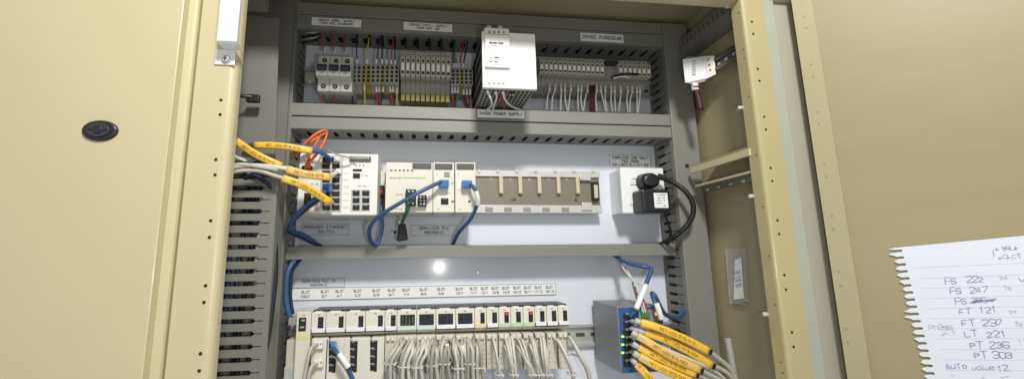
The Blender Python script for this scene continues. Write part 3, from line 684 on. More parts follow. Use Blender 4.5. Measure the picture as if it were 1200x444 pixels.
# ---- wires of the top row (from slots of the top duct)
YW = -.052
def wire(pts, m, label, r=.00115, group='wires into the top row', sub=()): return cable('wire', pts, r, m, label, 'wire', group, 6, sub)
def fer(x, y0, y1, Y, m=BLACK, dx=0, r=.0021): return ('ferrule', [(x, y0, Y), (x+dx, y1, Y)], r, m)
for xt_, xb_, yb_, m, lab in ((375, 380, 62, RED, 'red wire into the top of the leftmost circuit breaker'), (388, 392.5, 62, RED, 'red wire into the top of the middle circuit breaker'), (403, 405, 62, RED, 'red wire into the top of the right circuit breaker'),
        (418, 418.5, 75, BLUED, 'dark blue wire dropping to terminals right of the circuit breakers'), (433, 430, 75, YGW, 'yellow green earth wire dropping to the yellow terminals'), (447, 441, 75, REDD, 'maroon wire dropping to a grey terminal beside a black wire'),
        (448.5, 448, 75, BLACKR, 'black wire dropping to a grey terminal beside a maroon wire'), (462, 458.5, 76, RED, 'red wire dropping to a terminal left of the ten fuse terminals'), (463, 463.5, 76, BLACKR, 'black wire beside the red one, left of the ten fuse terminals'),
        (455, 453, 75, GREENW, 'dark green wire among the wires left of the ten fuse terminals'), (531, 532, 80, BLACKR, 'black wire dropping beside a green one near the power supply'), (532.5, 534.5, 80, GREENW, 'green wire dropping to terminals left of the power supply'),
        (545, 538, 80, RED, 'red wire dropping to terminals left of the power supply'), (549, 543, 80, BLACKR, 'black wire curving to the terminal nearest the power supply')):
    y0 = 36 + (xt_-375)*.055
    wire([(xt_, y0, -.036), ((xt_*2+xb_)/3, y0+9, -.054), ((xt_+xb_*2)/3-.6, (y0+yb_)/2+5, -.058), (xb_, yb_, -.048)], m, lab, sub=[('ferrule', [(xb_, yb_-5.5, -.0535), (xb_, yb_, -.049)], .0015, LABELW)])
for i, x in enumerate((418, 433, 448, 462, 475, 489.5, 503.5, 517)):
    y0 = 37 + (x-375)*.06
    cable('wire', [(x-.5, y0-3, -.030), (x, y0+3, -.046), (x+.4, y0+13, -.050)], .0022, BLACKR, 'short black sleeved wire poking from a slot under the top duct', 'wire', 'black stubs under the top duct')
for i in range(4):
    cable('wire', [(350+i, 42+i*3, -.02), (360, 39+i*3.4, -.048), (369, 38.5+i*3, -.052), (377, 37+i*2, -.034)], .0012, (GREYC, BLACKR, GREYC, BLACKR)[i], 'loose %s wire curving out of the top left duct corner' % ('grey', 'black', 'grey', 'black')[i], 'wire', 'loose wires in the top left corner')
for xt_, yt_, xb_, m, lab in ((379, 103, 379, RED, 'red wire with white sleeve below the leftmost circuit breaker'), (392, 103, 390.5, RED, 'red wire below the middle circuit breaker'),
        (413.5, 101, 413, BLACKR, 'black wire below the terminal right of the circuit breakers'), (427, 101, 428, YGW, 'yellow green earth wire below the yellow terminals'),
        (441, 103, 443.5, RED, 'red wire below a grey terminal, left of two others'), (444.5, 103, 444.5, REDD, 'maroon wire below a grey terminal between two others'), (449, 103, 445.5, BLACKR, 'black wire below a grey terminal beside a maroon one'),
        (457, 103, 462, RED, 'red wire slanting right below the terminals left of the fuse row'), (460.5, 103, 462.6, BLACKR, 'black wire slanting below the terminals left of the fuse row'), (465, 104, 465.5, YGW, 'yellow wire below the terminals left of the fuse row'),
        (530, 104, 532, RED, 'red wire below the fuse row terminals near the power supply'), (533.5, 104, 532.8, BLACKR, 'black wire joining a red one near the power supply'), (537, 104, 533.5, GREENW, 'dark green wire joining a red one near the power supply'),
        (543, 106, 548, BLACKR, 'black wire below terminal nearest the power supply'), (547, 106, 548.6, RED, 'red wire below terminal nearest the power supply'), (551, 106, 549.4, BLACKR, 'outer black wire below terminal nearest the power supply')):
    wire([(xt_, yt_, -.047), (xt_+(xb_-xt_)*.2, yt_+8, -.054), (xb_, 127, -.044)], m, lab, group='wires below the top row', sub=[('ferrule', [(xt_, yt_-1, -.049), (xt_+(xb_-xt_)*.1, yt_+5, -.054)], .0017, LABELW)])
for i, (xt_, xb_, yb_) in enumerate(((643.5, 640.5, 130), (650, 646.5, 130), (657, 657, 131), (661.5, 665, 131), (668.5, 666, 131), (677, 678, 131), (681, 682.5, 131), (688, 683.5, 131), (699, 699.5, 132), (703.5, 710, 132), (709, 711.5, 132), (716, 718, 132), (720, 721.5, 132), (727, 725, 132), (735, 736, 133), (740.5, 738, 133), (746, 746.5, 133), (749.5, 747.3, 133))):
    y0 = 97 + (xt_-640)*.028
    cable('wire', [(xt_, y0, -.042), (xt_+.6, y0+6, -.052), ((xt_+xb_)/2+random.uniform(-1.2, 1.2), y0+18, -.053), (xb_, yb_, -.044)], .0013, WIREW, 'thin white wire dropping from the fuse terminals right of the power supply', 'wire', 'white wires below the right fuse terminals', 6,
          [('wire_sleeve', [(xt_+.2, y0+2, -.047), (xt_+.6, y0+9, -.0535)], .0019, LABELW)])
for i, x in enumerate((691, 693.5, 696)):
    cable('wire', [(x+.8, 99, -.042), (x, 110, -.054), (x+.3, 132, -.045)], .0017, REDD, 'maroon wire in the dark red trio below the right fuse terminals', 'wire', 'maroon wires below the right fuse terminals', 6)

# ---- power supply
YP = -.140
psx0, psx1 = at(565.5, 90, YP).x, at(629, 90, YP).x; pz1, pz0 = at(600, 38.5, YP).z, at(600, 104, YP).z
ps = thing('power_supply', 'white power supply unit with perforated underside and small control panel', 'power supply', ((psx0+psx1)/2, -.01, pz0))
MB().box(psx0, psx1, YP, YP+.006, pz0, pz1, .0012).build('front_cover', WHITE, ps)
bx = MB().box(psx0+.001, psx1-.001, YP+.0058, -.012, pz0+.0008, pz1-.0008, .0008).build('case', PERF, ps)
s = MB(); 
nx, ny = 12, 11
for i in range(nx):
    for j in range(ny):
        x = psx0 + .005 + (psx1-psx0-.01)*i/(nx-1); y = YP + .014 + .105*j/(ny-1)
        s.box(x-.0013, x+.0013, y-.0032, y+.0032, pz0+.0001, pz0+.0009)
s.build('vent_holes', DARK, bx)
s = MB()
for j in range(16):
    y = YP + .013 + .107*j/15
    for z0f in (.06, .30, .54, .78): s.box(psx0+.0003, psx0+.0011, y-.0016, y+.0016, pz0+(pz1-pz0)*z0f, pz0+(pz1-pz0)*(z0f+.17))
s.build('side_vents', DARK, bx)
fp0, fp1 = at(567.8, 30, YP-.004).x, at(596.8, 30, YP-.004).x
MB().box(fp0, fp1, YP-.0045, YP-.0002, at(580, 79, YP-.004).z, at(580, 41, YP-.004).z, .001).build('control_panel', WHITE, ps)
MB().box(fp0, fp1, YP-.0025, YP+.02, at(580, 40.8, YP).z, at(580, 34, YP).z, .001).build('input_terminals', CREAM, ps)
s = MB()
for x in (573.5, 579, 584.3, 590): s.cyl(at(x, 38.2, YP-.0024), (0, -1, 0), .0019, .0006, 14)
for x in (573, 578.7, 584.4, 590): s.cyl(at(x, 98.2, YP+.0002), (0, -1, 0), .0019, .0006, 14)
s.build('terminal_screw', TERMD, ps)
for x in (571.5, 584.5): MB().box(at(x, 33, YP).x, at(x+5, 33, YP).x, YP+.004, YP+.012, at(x, 34.2, YP).z, at(x, 28.5, YP).z, .0006).build('terminal_lug', GREYL, ps)
s = MB(); s.pbox(574, 72, 577, 73, YP-.005, YP-.004); s.build('mark', TXT, ps)
MB().pbox(579.2, 66.6, 584.5, 68.2, YP-.0052, YP-.0042).build('switch_slot', TXT, ps); MB().cyl(at(581.3, 72.8, YP-.0044), (0, -1, 0), .0014, .0006, 14).build('status_lamp', DARK, ps)
lettering(ps, [('SCHNEIDER', 581.5, 51, YP-.0045, .0024)], TXTB, wfac=.3); lettering(ps, [('ELECTRIC', 580, 54.2, YP-.0045, .0014), ], TXTB, wfac=.25)
lettering(ps, [('24V 10A', 581, 61, YP-.0045, .0013), ('ON', 575, 68, YP-.0045, .0012), ('OFF', 588, 68, YP-.0045, .0012), ('ADJ', 581.5, 76, YP-.0045, .0012)], TXTG, 'small_print', .25)
s = MB()
for k in range(9):
    x = at(600.5 + k*3.1, 70, YP).x; s.box(x-.0002, x+.0002, YP-.0003, YP+.0002, at(600, 80, YP).z, at(600, 44, YP).z)
s.build('vent_ribs', CREAM, ps)
s = MB().cyl(at(599, 110, YP+.02), (0, -.6, -.8), .0035, .004, 14); s.build('plug_socket', BLACK, ps)
s = MB().cyl(at(597.7, 110.5, YP+.0155), (0, -.6, -.8), .001, .003, 8).cyl(at(600.7, 110.5, YP+.0155), (0, -.6, -.8), .001, .003, 8); s.build('pin', STEELB, ps)
for pts, lab in (([(571, 106, YP+.012), (575, 116, -.125), (576, 124, -.105), (570, 129, -.07)], 'left pale wire under the power supply'), ([(581, 107, YP+.014), (582, 114, -.12), (579, 124, -.10), (577, 130, -.066)], 'middle pale wire under the power supply'),
                 ([(589, 107, YP+.014), (592, 117, -.118), (600, 125, -.1), (611, 129, -.065)], 'right pale wire sweeping away under the power supply'), ([(586, 107, YP+.02), (588, 118, -.112), (591, 127, -.08)], 'short red wire under the power supply')):
    wire(pts, RED if 'red' in lab else WIREW, lab, .0016, 'wires under the power supply', [] if 'red' in lab else [('wire_sleeve', [pts[0], tuple((a+b)/2 for a, b in zip(pts[0], pts[1]))], .0021, LABELW)])

# ================================================================== MIDDLE ROW
# ---- ethernet switch
YE = -.094
es = thing('ethernet_switch', 'large white managed ethernet switch with black ports and cables', 'network switch', at(396, 252, -.02))
part('housing', WHITE, es, (352, 179, 441.5, 252, YE, -.010), bv=.0014)
part('side_module', WHITE, es, (351.5, 181, 376, 250, YE-.0012, YE+.002), bv=.0008)
part('bottom_lip', GREYL, es, (352.5, 250.3, 441, 252.3, YE-.0016, YE+.003), bv=.0004)
def rj(parent, x, y, w, h, Y, key=1):
    a, c = at(x-w/2, y-h/2, Y), at(x+w/2, y+h/2, Y); W = c.x-a.x; Hh = a.z-c.z
    p = MB().box(a.x, c.x, Y-.0004, Y+.0006, c.z, a.z).build('port', DARK, parent)
    k = MB().box(a.x+W*.3, c.x-W*.3, Y-.0008, Y+.0003, a.z-Hh*.16, a.z+Hh*.10).build('port_latch', TERMD, p); return p
part('port_block', GREYL, es, (376.8, 182, 399.8, 247.5, YE-.0016, YE+.001), bv=.0004)
for r in range(8):
    for cx in (382.2, 393.6): rj(es, cx, 187 + r*8.0, 8.6, 6.4, YE-.0017)
for r in range(3):
    for cx in (417.3, 428.6): rj(es, cx, 226.5 + r*8.3, 8, 6.2, YE-.0004)
part('port_surround', GREYL, es, (411.5, 222, 433.5, 248, YE-.0003, YE+.001))
rj(es, 417.8, 206, 8, 6, YE-.0004)
part('console_slot', DARK, es, (413.5, 198, 424, 200.8, YE-.0006, YE+.001))
part('display_bay', GRILLE, es, (409.5, 183, 434.5, 189.5, YE-.0022, YE+.001), bv=.0005)
s = MB()
for k in range(8): s.pbox(411 + k*2.8, 184, 413 + k*2.8, 186, YE-.003, YE-.002)
s.build('display_pins', GREYL, es)
s = MB()
for k in range(3): s.pbox(417 + k*4, 193, 418.5 + k*4, 194.6, YE-.0005, YE+.001)
s.build('indicator', TXTG, es); part('status_led', LEDY, es, (414.5, 189.8, 416.5, 191.4, YE-.003, YE-.002))
part('fibre_socket', BLACK, es, (356.5, 226, 364, 241, YE-.002, YE), bv=.0004); part('fibre_socket', BLACK, es, (353.5, 194, 366, 199, YE-.0025, YE), bv=.0004)
part('warning_mark', YELLD, es, (358.5, 246, 363, 249.5, YE-.0016, YE)); part('red_print', mat('red_print', (.55, .25, .28), .6), es, (368.5, 238, 373, 247, YE-.0016, YE-.001))
lettering(es, [('1 2 3 4', 404.5, 187 + k*8, YE, .0015) for k in range(8)] + [('TX FX', 427, 206, YE, .002), ('P1 P2', 369, 216, YE-.0012, .002), ('LS DA', 369, 206, YE-.0012, .0018), ('FDX 100', 424, 218, YE, .0016)], TXTG, 'small_print', .2)
# small link strip beside switch
lk_ = thing('terminal_strip', 'narrow black and red plug strip between the switch and controller', 'terminal strip', at(446.5, 240, -.03))
part('strip_body', CREAM, lk_, (443.2, 200, 450, 252, -.04, -.009), bv=.0008); part('plug', BLACK, lk_, (444, 217, 449.6, 229, -.05, -.039), bv=.0006); part('screw_slot', RED, lk_, (445.6, 222.5, 448, 226, -.0506, -.0495))
part('lower_plug', BLACK, lk_, (444.3, 229.5, 449.4, 248, -.045, -.0395), bv=.0005)
# ---- controller modules on the rack
YC = -.088
rk = thing('rack_backplane', 'long metal module rack with five tan connectors and empty slots', 'backplane', at(630, 250, 0))
part('back_tray', BRONZE, rk, (557, 203, 704, 246, -.020, -.006))
def strip_z(y): return at(630, y, -.022).z
rx0, rx1 = at(452, 225, -.022).x, at(704, 225, -.022).x
MB().box(rx0, rx1, -.0235, -.004, strip_z(207.5), strip_z(200.5), .0006).build('top_rail', RAILM, rk)
MB().box(rx0, rx1, -.0235, -.004, strip_z(249.5), strip_z(240.5), .0006).build('bottom_rail', RAILM, rk)
s = MB()
for k in range(5): s.pbox(568.5 + k*22.4, 243, 577.5 + k*22.4, 248.3, -.0239, -.0232)
s.build('rail_window', TERMD, rk)
s = MB()
for k in range(7): s.cyl(at(561 + k*22.3, 200.7, -.0235), (0, -1, 0), .0028, .002, 12, bv=.0006)
s.build('rail_screw', RAILM, rk)
for k in range(5): part('connector', TAN, rk, (584.8 + k*22.5, 206.8, 590 + k*22.5, 226.5, -.027, -.019), bv=.0008)
cs = part('end_socket', BLACK, rk, (693.5, 213, 702.5, 235, -.026, -.019), bv=.0005); part('socket_core', TAN, cs, (696, 216.5, 701.3, 232, -.0275, -.0255), bv=.0004)
part('earth_clip', RAILM, rk, (679.5, 205, 693, 211.5, -.0265, -.0198), (682, 237, 694.5, 246.5, -.0265, -.0198), bv=.0015)
lettering(rk, [('0', 575, 210, -.0202, .004), ('1', 598, 210, -.0202, .004), ('2', 620, 210, -.0202, .004), ('3', 643, 210, -.0202, .004), ('4', 664, 210, -.0202, .004)], LABELW, 'slot_numbers')
lettering(rk, [('I-01', 601, 234, -.0202, .0035), ('EI', 676, 234, -.0202, .0035)], TXT, 'stencil', .25)
pm = thing('power_module', 'wide cream rack supply module with a green line on its face', 'module', at(479, 248, -.02), 'rack modules')
part('housing', CREAM, pm, (452.3, 190, 507, 249, YC, -.024), bv=.0012)
part('top_grille', GRILLE, pm, (483.5, 191, 505.5, 197.5, YC-.002, YC+.001), bv=.0005)
s = MB()
for k in range(6): s.pbox(457.5 + k*4.8, 198.9, 460 + k*4.8, 200.3, YC-.0005, YC+.0005)
s.build('indicator', TXT, pm)
part('brand_line', GRNL, pm, (471.5, 208, 498.5, 208.9, YC-.0004, YC+.0003))
lettering(pm, [('SCHNEIDER', 463.5, 208.6, YC, .0019)], GRNL, wfac=.2)
lettering(pm, [('RUN ERR I/O', 470, 228, YC, .0014), ('CPS 2000', 467, 245, YC, .0014)], TXTG, 'small_print')
for bxs in ((475.5, 221.5, 487.5, 241), (490, 228.5, 500, 241.5)):
    g = part('terminal_plug', BLACK, pm, (*bxs, YC-.008, YC+.001), bv=.001); s = MB()
    for j in range(3):
        yy = bxs[1] + 2.6 + j*(bxs[3]-bxs[1]-5.2)/2
        for xx in (.3, .7): s.cyl(at(bxs[0] + (bxs[2]-bxs[0])*xx, yy, YC-.0079), (0, -1, 0), .0015, .0005, 10)
    s.build('plug_screw', GREYL, g)
for (x0, x1, lab) in ((507.6, 532.6, 'cream processor module with two network ports on the rack'), (533.2, 558, 'cream network module with one blue cable, rightmost on the rack')):
    cm = thing('processor_module' if x0 < 520 else 'network_module', lab, 'module', at((x0+x1)/2, 248, -.02), 'rack modules')
    part('housing', CREAM, cm, (x0, 190, x1, 249, YC, -.024), bv=.0012)
    part('top_grille', GRILLE, cm, (x0+2, 191.5, x1-2.3, 198.2, YC-.002, YC+.001), bv=.0005)
    part('card_door', WHITE, cm, (x0+1.5, 201, x0+7.5, 222, YC-.001, YC+.0005), bv=.0003)
    lettering(cm, [('v', x0+4.5, 204, YC-.001, .0024), ], TXTB, 'emblem', .3)
    rj(cm, x0+13, 216.5, 10, 8, YC-.0004)
    if x0 < 520:
        part('usb_port', TERMD, cm, (x0+13, 201.5, x0+19.5, 207.5, YC-.0008, YC+.0005), bv=.0003)
        part('port_surround', WHITE, cm, (x0+7.5, 230, x0+19.5, 241.5, YC-.0006, YC+.0005)); rj(cm, x0+13.5, 236, 9, 7.5, YC-.0008)
        part('lamp', BLACK, cm, (x0+21.5, 235, x0+24.3, 237, YC-.0006, YC+.0004)); part('green_mark', GRNL, cm, (x0+20, 214, x0+24.5, 215.2, YC-.0004, YC+.0003))
    else:
        part('lamp', BLACK, cm, (x0+15.5, 235, x0+18.3, 237, YC-.0006, YC+.0004))
    lettering(cm, [('RUN', x0+18, 226, YC, .0013), ('CPU', x0+6, 245, YC, .0013)], TXTG, 'small_print')

# patch cables of the controller
def plug(parent, pts, r, m): MB().tube([at(*p) for p in pts], r, 8).build('plug', m, parent)
c = cable('patch_cable', [(520, 213.5, YC-.004), (514, 214.5, YC-.014), (490, 226, -.112), (462, 242, -.108), (442, 255, -.095), (433, 268, -.08), (434, 281, -.058), (439, 287, -.046), (444, 283, -.042), (448, 266, -.045), (447, 250, -.05), (446.5, 241, -.047)], .0030, BLUEC, 'blue patch cable looping left from the processor module port')
a_, b2_ = at(514.5, 210.5, YC-.012), at(526, 219.5, YC-.012); MB().box(a_.x, b2_.x, YC-.013, YC+.004, b2_.z, a_.z, .0015).build('plug', BLUEP, c)
c = cable('patch_cable', [(548, 216, YC-.004), (554, 218.5, YC-.016), (559, 228, -.105), (559, 240, -.098), (551, 257, -.08), (538, 272, -.055), (531, 286, -.028), (529, 290, -.022)], .0030, BLUEC, 'blue patch cable dropping from the rightmost network module to the duct')
a_, b2_ = at(541.5, 211, YC-.012), at(553.5, 219.5, YC-.012); MB().box(a_.x, b2_.x, YC-.013, YC+.004, b2_.z, a_.z, .0018).build('plug', BLUEP, c)
MB().tube([at(557.5, 224, -.108), at(559.8, 232, -.105), at(559.8, 240, -.099)], .0037, 8).build('cable_tag', LABELW, c)
# hanging connector with green wire
hc = thing('cable_connector', 'black connector hanging on a dark green lead below the rack', 'connector', at(470, 283, -.05))
MB().tube([at(479, 237, YC-.009), at(478, 245, YC-.010), at(474, 254, -.082), at(471, 262, -.062)], .0026, 8).build('lead', GREENW, hc)
a_, b2_ = at(464.5, 262, -.058), at(478, 283, -.058)
MB().hexa([at(467, 261, -.058), at(475, 260, -.058), at(478.5, 281, -.058), at(465, 283, -.058)], [at(467, 261, -.038), at(475, 260, -.038), at(478.5, 281, -.038), at(465, 283, -.038)], bv=.003).build('shell', BLACKR, hc)
MB().pbox(466.8, 258.5, 475.5, 262, -.060, -.045, .0008).build('collar', LABELW, hc); MB().cyl(at(464.5, 272, -.05), (-1, 0, 0), .0022, .004, 10).build('thumbscrew', BLACKR, hc)

# ---- socket box, plug, adapter
YSx = -.046
sk = thing('wall_socket', 'white double wall socket box on the plate', 'socket', at(755, 252, 0))
sx0, sx1 = at(728.5, 225, YSx).x, at(779.5, 225, YSx).x; sz1, sz0 = at(750, 196.5, YSx).z, at(750, 250, YSx).z
MB().box(sx0+.0015, sx1-.0015, YSx+.008, -.0002, sz0+.0015, sz1-.0015, .001).build('back_box', WHITEB, sk)
MB().box(sx0, sx1, YSx, YSx+.0085, sz0, sz1, .0016).build('face_plate', WHITEB, sk)
for yy in (212, 235.5):
    sw_ = part('rocker_switch', WHITE, sk, (738.5, yy-4.2, 748, yy+4.2, YSx-.0022, YSx+.001), bv=.0008); part('rocker_mark', TXTG, sw_, (741, yy-3, 746, yy-2.2, YSx-.0026, YSx-.002))
pl = thing('mains_plug', 'round black mains plug in the upper socket', 'plug', at(763, 211, YSx))
pc = at(763.5, 211, YSx-.02)
MB().cyl((pc.x, YSx-.0006, pc.z), (0, -1, 0), .0145, .022, 28, r2=.0125, sx=1.25, bv=.005).build('plug_body', BLACK, pl)
MB().tube([at(771, 207, -.062), at(776, 208, -.064), at(781, 210.5, -.066)], (.0058, .0042), 10).build('strain_relief', BLACKR, pl)
ad = thing('power_adapter', 'square black power adapter with a white rating label in the lower socket', 'adapter', at(770, 249, YSx))
MB().pbox(752, 221.5, 787, 248.5, YSx-.034, YSx-.0006, .003).build('case', BLACK, ad)
lbp = part('rating_label', LABELW, ad, (766, 226, 783.5, 243.5, YSx-.0347, YSx-.0338)); lettering(lbp, [('AC ADAPTOR', 774.7, 228.5, YSx-.0347, .0016), ('INPUT 240V', 774.7, 231.7, YSx-.0347, .0014), ('OUTPUT 12V', 774.7, 234.8, YSx-.0347, .0014), ('CLASS 2', 773, 238, YSx-.0347, .0014), ('CE', 779, 241, YSx-.0347, .002)], TXT, wfac=.2)
MB().cyl(at(752.5, 235, YSx-.018), (-1, 0, 0), .007, .0022, 18, bv=.001).build('round_stop', BLACKR, ad)
cable('power_cable', [(780, 210, -.066), (791, 215, -.078), (803, 224, -.086), (811, 236, -.088), (812.5, 248, -.086), (808, 260, -.082), (797, 272, -.074), (786, 280, -.056), (777, 287, -.03), (774, 290, -.02)], .0040, BLACKR, 'thick black mains lead arcing over the right duct', n=10)
cable('power_cable', [(779, 248, -.07), (781, 256, -.066), (784, 264, -.06), (786, 274, -.052), (781, 284, -.032), (779, 289, -.022)], .0019, BLACKR, 'thin black lead dropping from the power adapter')
cable('power_cable', [(768, 287, -.034), (776, 284, -.046), (790, 277, -.072), (796, 273, -.075)], .0022, BLACKR, 'short black lead lying on the slim duct beside the plug lead')

# ---- cables at the switch: yellow sleeves
def sleeve(parent, pts, wpx, m, text, Y=None):
    P = [at(*p) for p in pts]; w = px2m(wpx, pts[1][2])
    sl = MB().ribbon(P, w, .0072).build('label_sleeve', m, parent)
    Q = spline(P, 24); L = [0]
    for a, b in zip(Q, Q[1:]): L.append(L[-1] + (b-a).length)
    h = w*.31; adv = h/6*4*1.5; tot = adv*len(text); st = (L[-1] - tot)/2; b = MB()
    for i, ch in enumerate(text):
        s_ = st + (i+.5)*adv; k = max(0, min(len(Q)-2, next((j for j in range(len(L)-1) if L[j+1] >= s_), len(Q)-2)))
        f = (s_ - L[k])/max(1e-9, L[k+1]-L[k]); p = Q[k].lerp(Q[k+1], f); t = (Q[k+1]-Q[k]).normalized()
        v = Vector((-t.z, 0, t.x)).normalized(); n = t.cross(v).normalized()
        if n.y > 0: n = -n
        strokes(b, ch, p + n*.0036, t, n.cross(t), h, h*.2)
    b.build('lettering', TXTBR, sl); return sl
c = cable('labelled_cable', [(262, 150, -.165), (274, 165, -.158), (300, 181, -.142), (325, 194, -.135), (338, 197, -.13)], .0028, GREYC, 'cable with a yellow sleeve crossing down from the left post', group='yellow sleeved cables at left')
sleeve(c, [(276, 165, -.158), (300, 181, -.144), (330, 195, -.136)], 8.6, YELL, 'NET-U02/SYS/N10')
c = cable('labelled_cable', [(285, 172, -.125), (298, 170, -.13), (330, 171, -.13), (365, 176, -.122), (380, 181, -.112), (388, 187, -.099)], .0028, BLUEC, 'blue cable with a straight yellow sleeve above the others', group='yellow sleeved cables at left')
sleeve(c, [(298.5, 170.3, -.133), (330, 171.3, -.133), (366, 177, -.126)], 8, YELL, 'NET U02/SYS/ETB')
c = cable('labelled_cable', [(262, 206, -.155), (272, 196.5, -.15), (295, 194, -.145), (330, 197, -.14), (360, 206, -.13), (385, 206, -.118), (397, 200.5, -.099)], .0031, PALEC, 'pale cable with a worn yellow sleeve entering the right port column', group='yellow sleeved cables at left')
sleeve(c, [(336, 198.5, -.141), (360, 204.5, -.135), (387, 207.5, -.121)], 9.2, YELLD, 'NET-U03/SYS')
c = cable('labelled_cable', [(262, 214, -.15), (272, 202, -.147), (300, 200, -.143), (322, 206, -.14), (345, 214, -.135), (380, 232, -.118), (390, 238, -.100)], .0029, GREYC, 'grey cable with a yellow sleeve ending at the lower ports', group='yellow sleeved cables at left')
sleeve(c, [(331, 209, -.141), (355, 217.5, -.134), (388, 237.5, -.114)], 8.8, YELL, 'NET-U02/SYS/N12')
for i, (pts, lab) in enumerate((([(344, 178, -.10), (352, 174, -.115), (366, 160, -.12), (379, 153, -.115), (383, 158, -.11), (372, 180, -.112), (360, 192, -.104), (358, 197, -.097)], 'orange fibre lead looping highest over the switch'),
                                ([(345, 181, -.10), (356, 172, -.112), (370, 158, -.115), (376, 157, -.113), (368, 172, -.112), (362, 184, -.108), (362, 197, -.097)], 'orange fibre lead in the tighter inner loop over the switch'),
                                ([(341, 186, -.095), (350, 178, -.105), (362, 168, -.108), (374, 160, -.1), (382, 156, -.09)], 'orange fibre lead lying lowest behind the yellow sleeve'))):
    cable('fibre_lead', pts, .0016, ORANGE, lab, 'cable', 'orange fibre leads', sub=[('fibre_boot', [pts[-2], pts[-1]], .0024, ORANGE)] if i < 2 else ())
cable('patch_cable', [(384, 190, -.099), (381, 182, -.108), (372, 175, -.114), (345, 169.5, -.118), (310, 169, -.117), (285, 176, -.113)], .0021, BLUEC, 'blue patch cable passing behind the straight yellow sleeve', group='blue cables at the switch')
c = cable('patch_cable', [(383, 220, -.099), (378, 227, -.114), (362, 238, -.112), (348, 252, -.100), (339, 266, -.08), (342, 271, -.060), (356, 275, -.045), (374, 287, -.026), (378, 290, -.02)], .0029, BLUEC, 'blue patch cable curving down below the switch to the duct', group='blue cables at the switch')
MB().pbox(378, 215, 388.5, 225, -.106, -.097, .001).build('plug', BLUEP, c)
cable('patch_cable', [(381, 226, -.099), (376, 232, -.11), (358, 246, -.105), (345, 258, -.09), (338, 270, -.07), (345, 275, -.05), (372, 287, -.03), (376, 290, -.022)], .0025, BLUED, 'dark blue patch cable hugging the blue one below the switch', group='blue cables at the switch')
cable('fibre_lead', [(383, 176, -.105), (395, 181, -.112), (406, 184, -.108), (415, 186, -.1)], .0011, GREYP, 'thin grey lead lying across the top of the switch', 'cable')
for r_, lab in ((187, 'short black plug in the top left port of the switch'), (203, 'short black plug in the third left port of the switch')):
    o = part('network_plug', BLACKR, None, (378.5, r_-3, 386, r_+3, YE-.010, YE-.002), bv=.0008); tag(o, lab, 'plug', 'plugs in the switch')
o = part('network_plug', STEELB, None, (391, 183.6, 398, 189, YE-.009, YE-.002), bv=.0008); tag(o, 'grey plug in the top right port of the switch', 'plug', 'plugs in the switch')
o = part('network_plug', LABELW, None, (393.5, 197.5, 399, 203, YE-.010, YE-.002), bv=.0008); tag(o, 'white plug end of the pale cable in the right ports', 'plug', 'plugs in the switch')
# loose cables behind left post, entering the wall duct
for i, (pts, m, lab) in enumerate((([(266, 172, -.13), (276, 184, -.125), (288, 190, -.12), (292, 206, -.112)], PALEC, 'pale cable diving into the left duct behind the yellow sleeve'),
                                   ([(262, 182, -.135), (276, 192, -.128), (300, 188, -.118), (318, 176, -.11)], BLUED, 'dark blue cable rising behind the yellow sleeve at left'),
                                   ([(262, 190, -.13), (280, 196, -.122), (292, 191, -.115), (300, 206, -.108)], BLACKR, 'black cable tucked behind the left post near the sleeves'),
                                   ([(282, 214, -.114), (296, 205, -.124), (312, 214, -.122), (322, 226, -.112), (326, 240, -.1)], BLUED, 'dark blue cable hanging over the top of the left duct'))):
    cable('cable', pts, .0026, m, lab, group='loose cables at the left duct')
o = MB().tube([at(262, 204, -.148), at(268, 195.5, -.15), at(285, 193, -.148), at(326, 199, -.141)], .0028, 8).build('cable', GREYC); tag(o, 'grey cable lying flat above the left slotted duct', 'cable', 'loose cables at the left duct')

# ================================================================== LOWER ROW
YB = -.072
def zb(y): return at(365, y, YB).z
zt_, zw1, zw0, zl1, zl0 = zb(366), zb(371.3), zb(387.2), zb(391), zb(395.5)
def xb_(px): return at(px, 378, YB).x
mods = [(347.5, 364.5, 350.3, 359, 'y', 'head'), (365, 381.6, 372.6, 379, 'w', ''), (382, 404.8, 397, 402.6, 'w', ''), (405.2, 427.8, 420, 425.7, 'w', ''), (428.2, 450.8, 443, 448.6, 'w', ''), (451.2, 465, 458, 463.6, 'w', ''),
        (465.4, 488, 469, 486.2, 'c', 'wide'), (488.4, 510.6, 491.2, 508.4, 'c', 'wide'), (511, 533.8, 513.6, 531, 'w', 'wide'), (534.2, 556, 536.7, 553.8, 'w', 'wide'), (556.4, 570, 563, 568, 'y', ''), (570.4, 584.2, 577, 582.6, 'w', ''),
        (584.6, 598.6, 591.2, 596.4, 'g', 'red'), (599, 612.9, 605, 610.5, 'g', ''), (613.3, 626.8, 619.7, 624.8, 'g', 'red'), (627.2, 640.6, 633.2, 638.3, 'w', ''), (641, 654, 647, 652.2, 'w', ''), (654.4, 667, 660.2, 665, 'w', '')]
SM = {'w': STRIPW, 'c': STRIPC, 'y': STRIPY, 'g': STRIPG}
mlab = ['head module of the cream row at its left end, lit yellow lights', 'narrow cream module right beside the head module', 'cream module above the blue patch plug, second from head module', 'cream module above the middle port column', 'cream module above the right port column', 'narrow cream module just left of the four wide windows',
        'wide window module with the brightest green lights', 'second of the four wide window modules from the left', 'third of the four wide window modules from the left', 'rightmost of the four wide window modules', 'narrow module with yellow strip right of the wide windows', 'narrow white strip module between the yellow and green strips',
        'green strip module with red light, leftmost of three', 'green strip module with no red light', 'green strip module with red light, rightmost of three', 'narrow module just right of the green strips', 'second last narrow module of the cream row', 'last narrow module at the right end of the cream row']
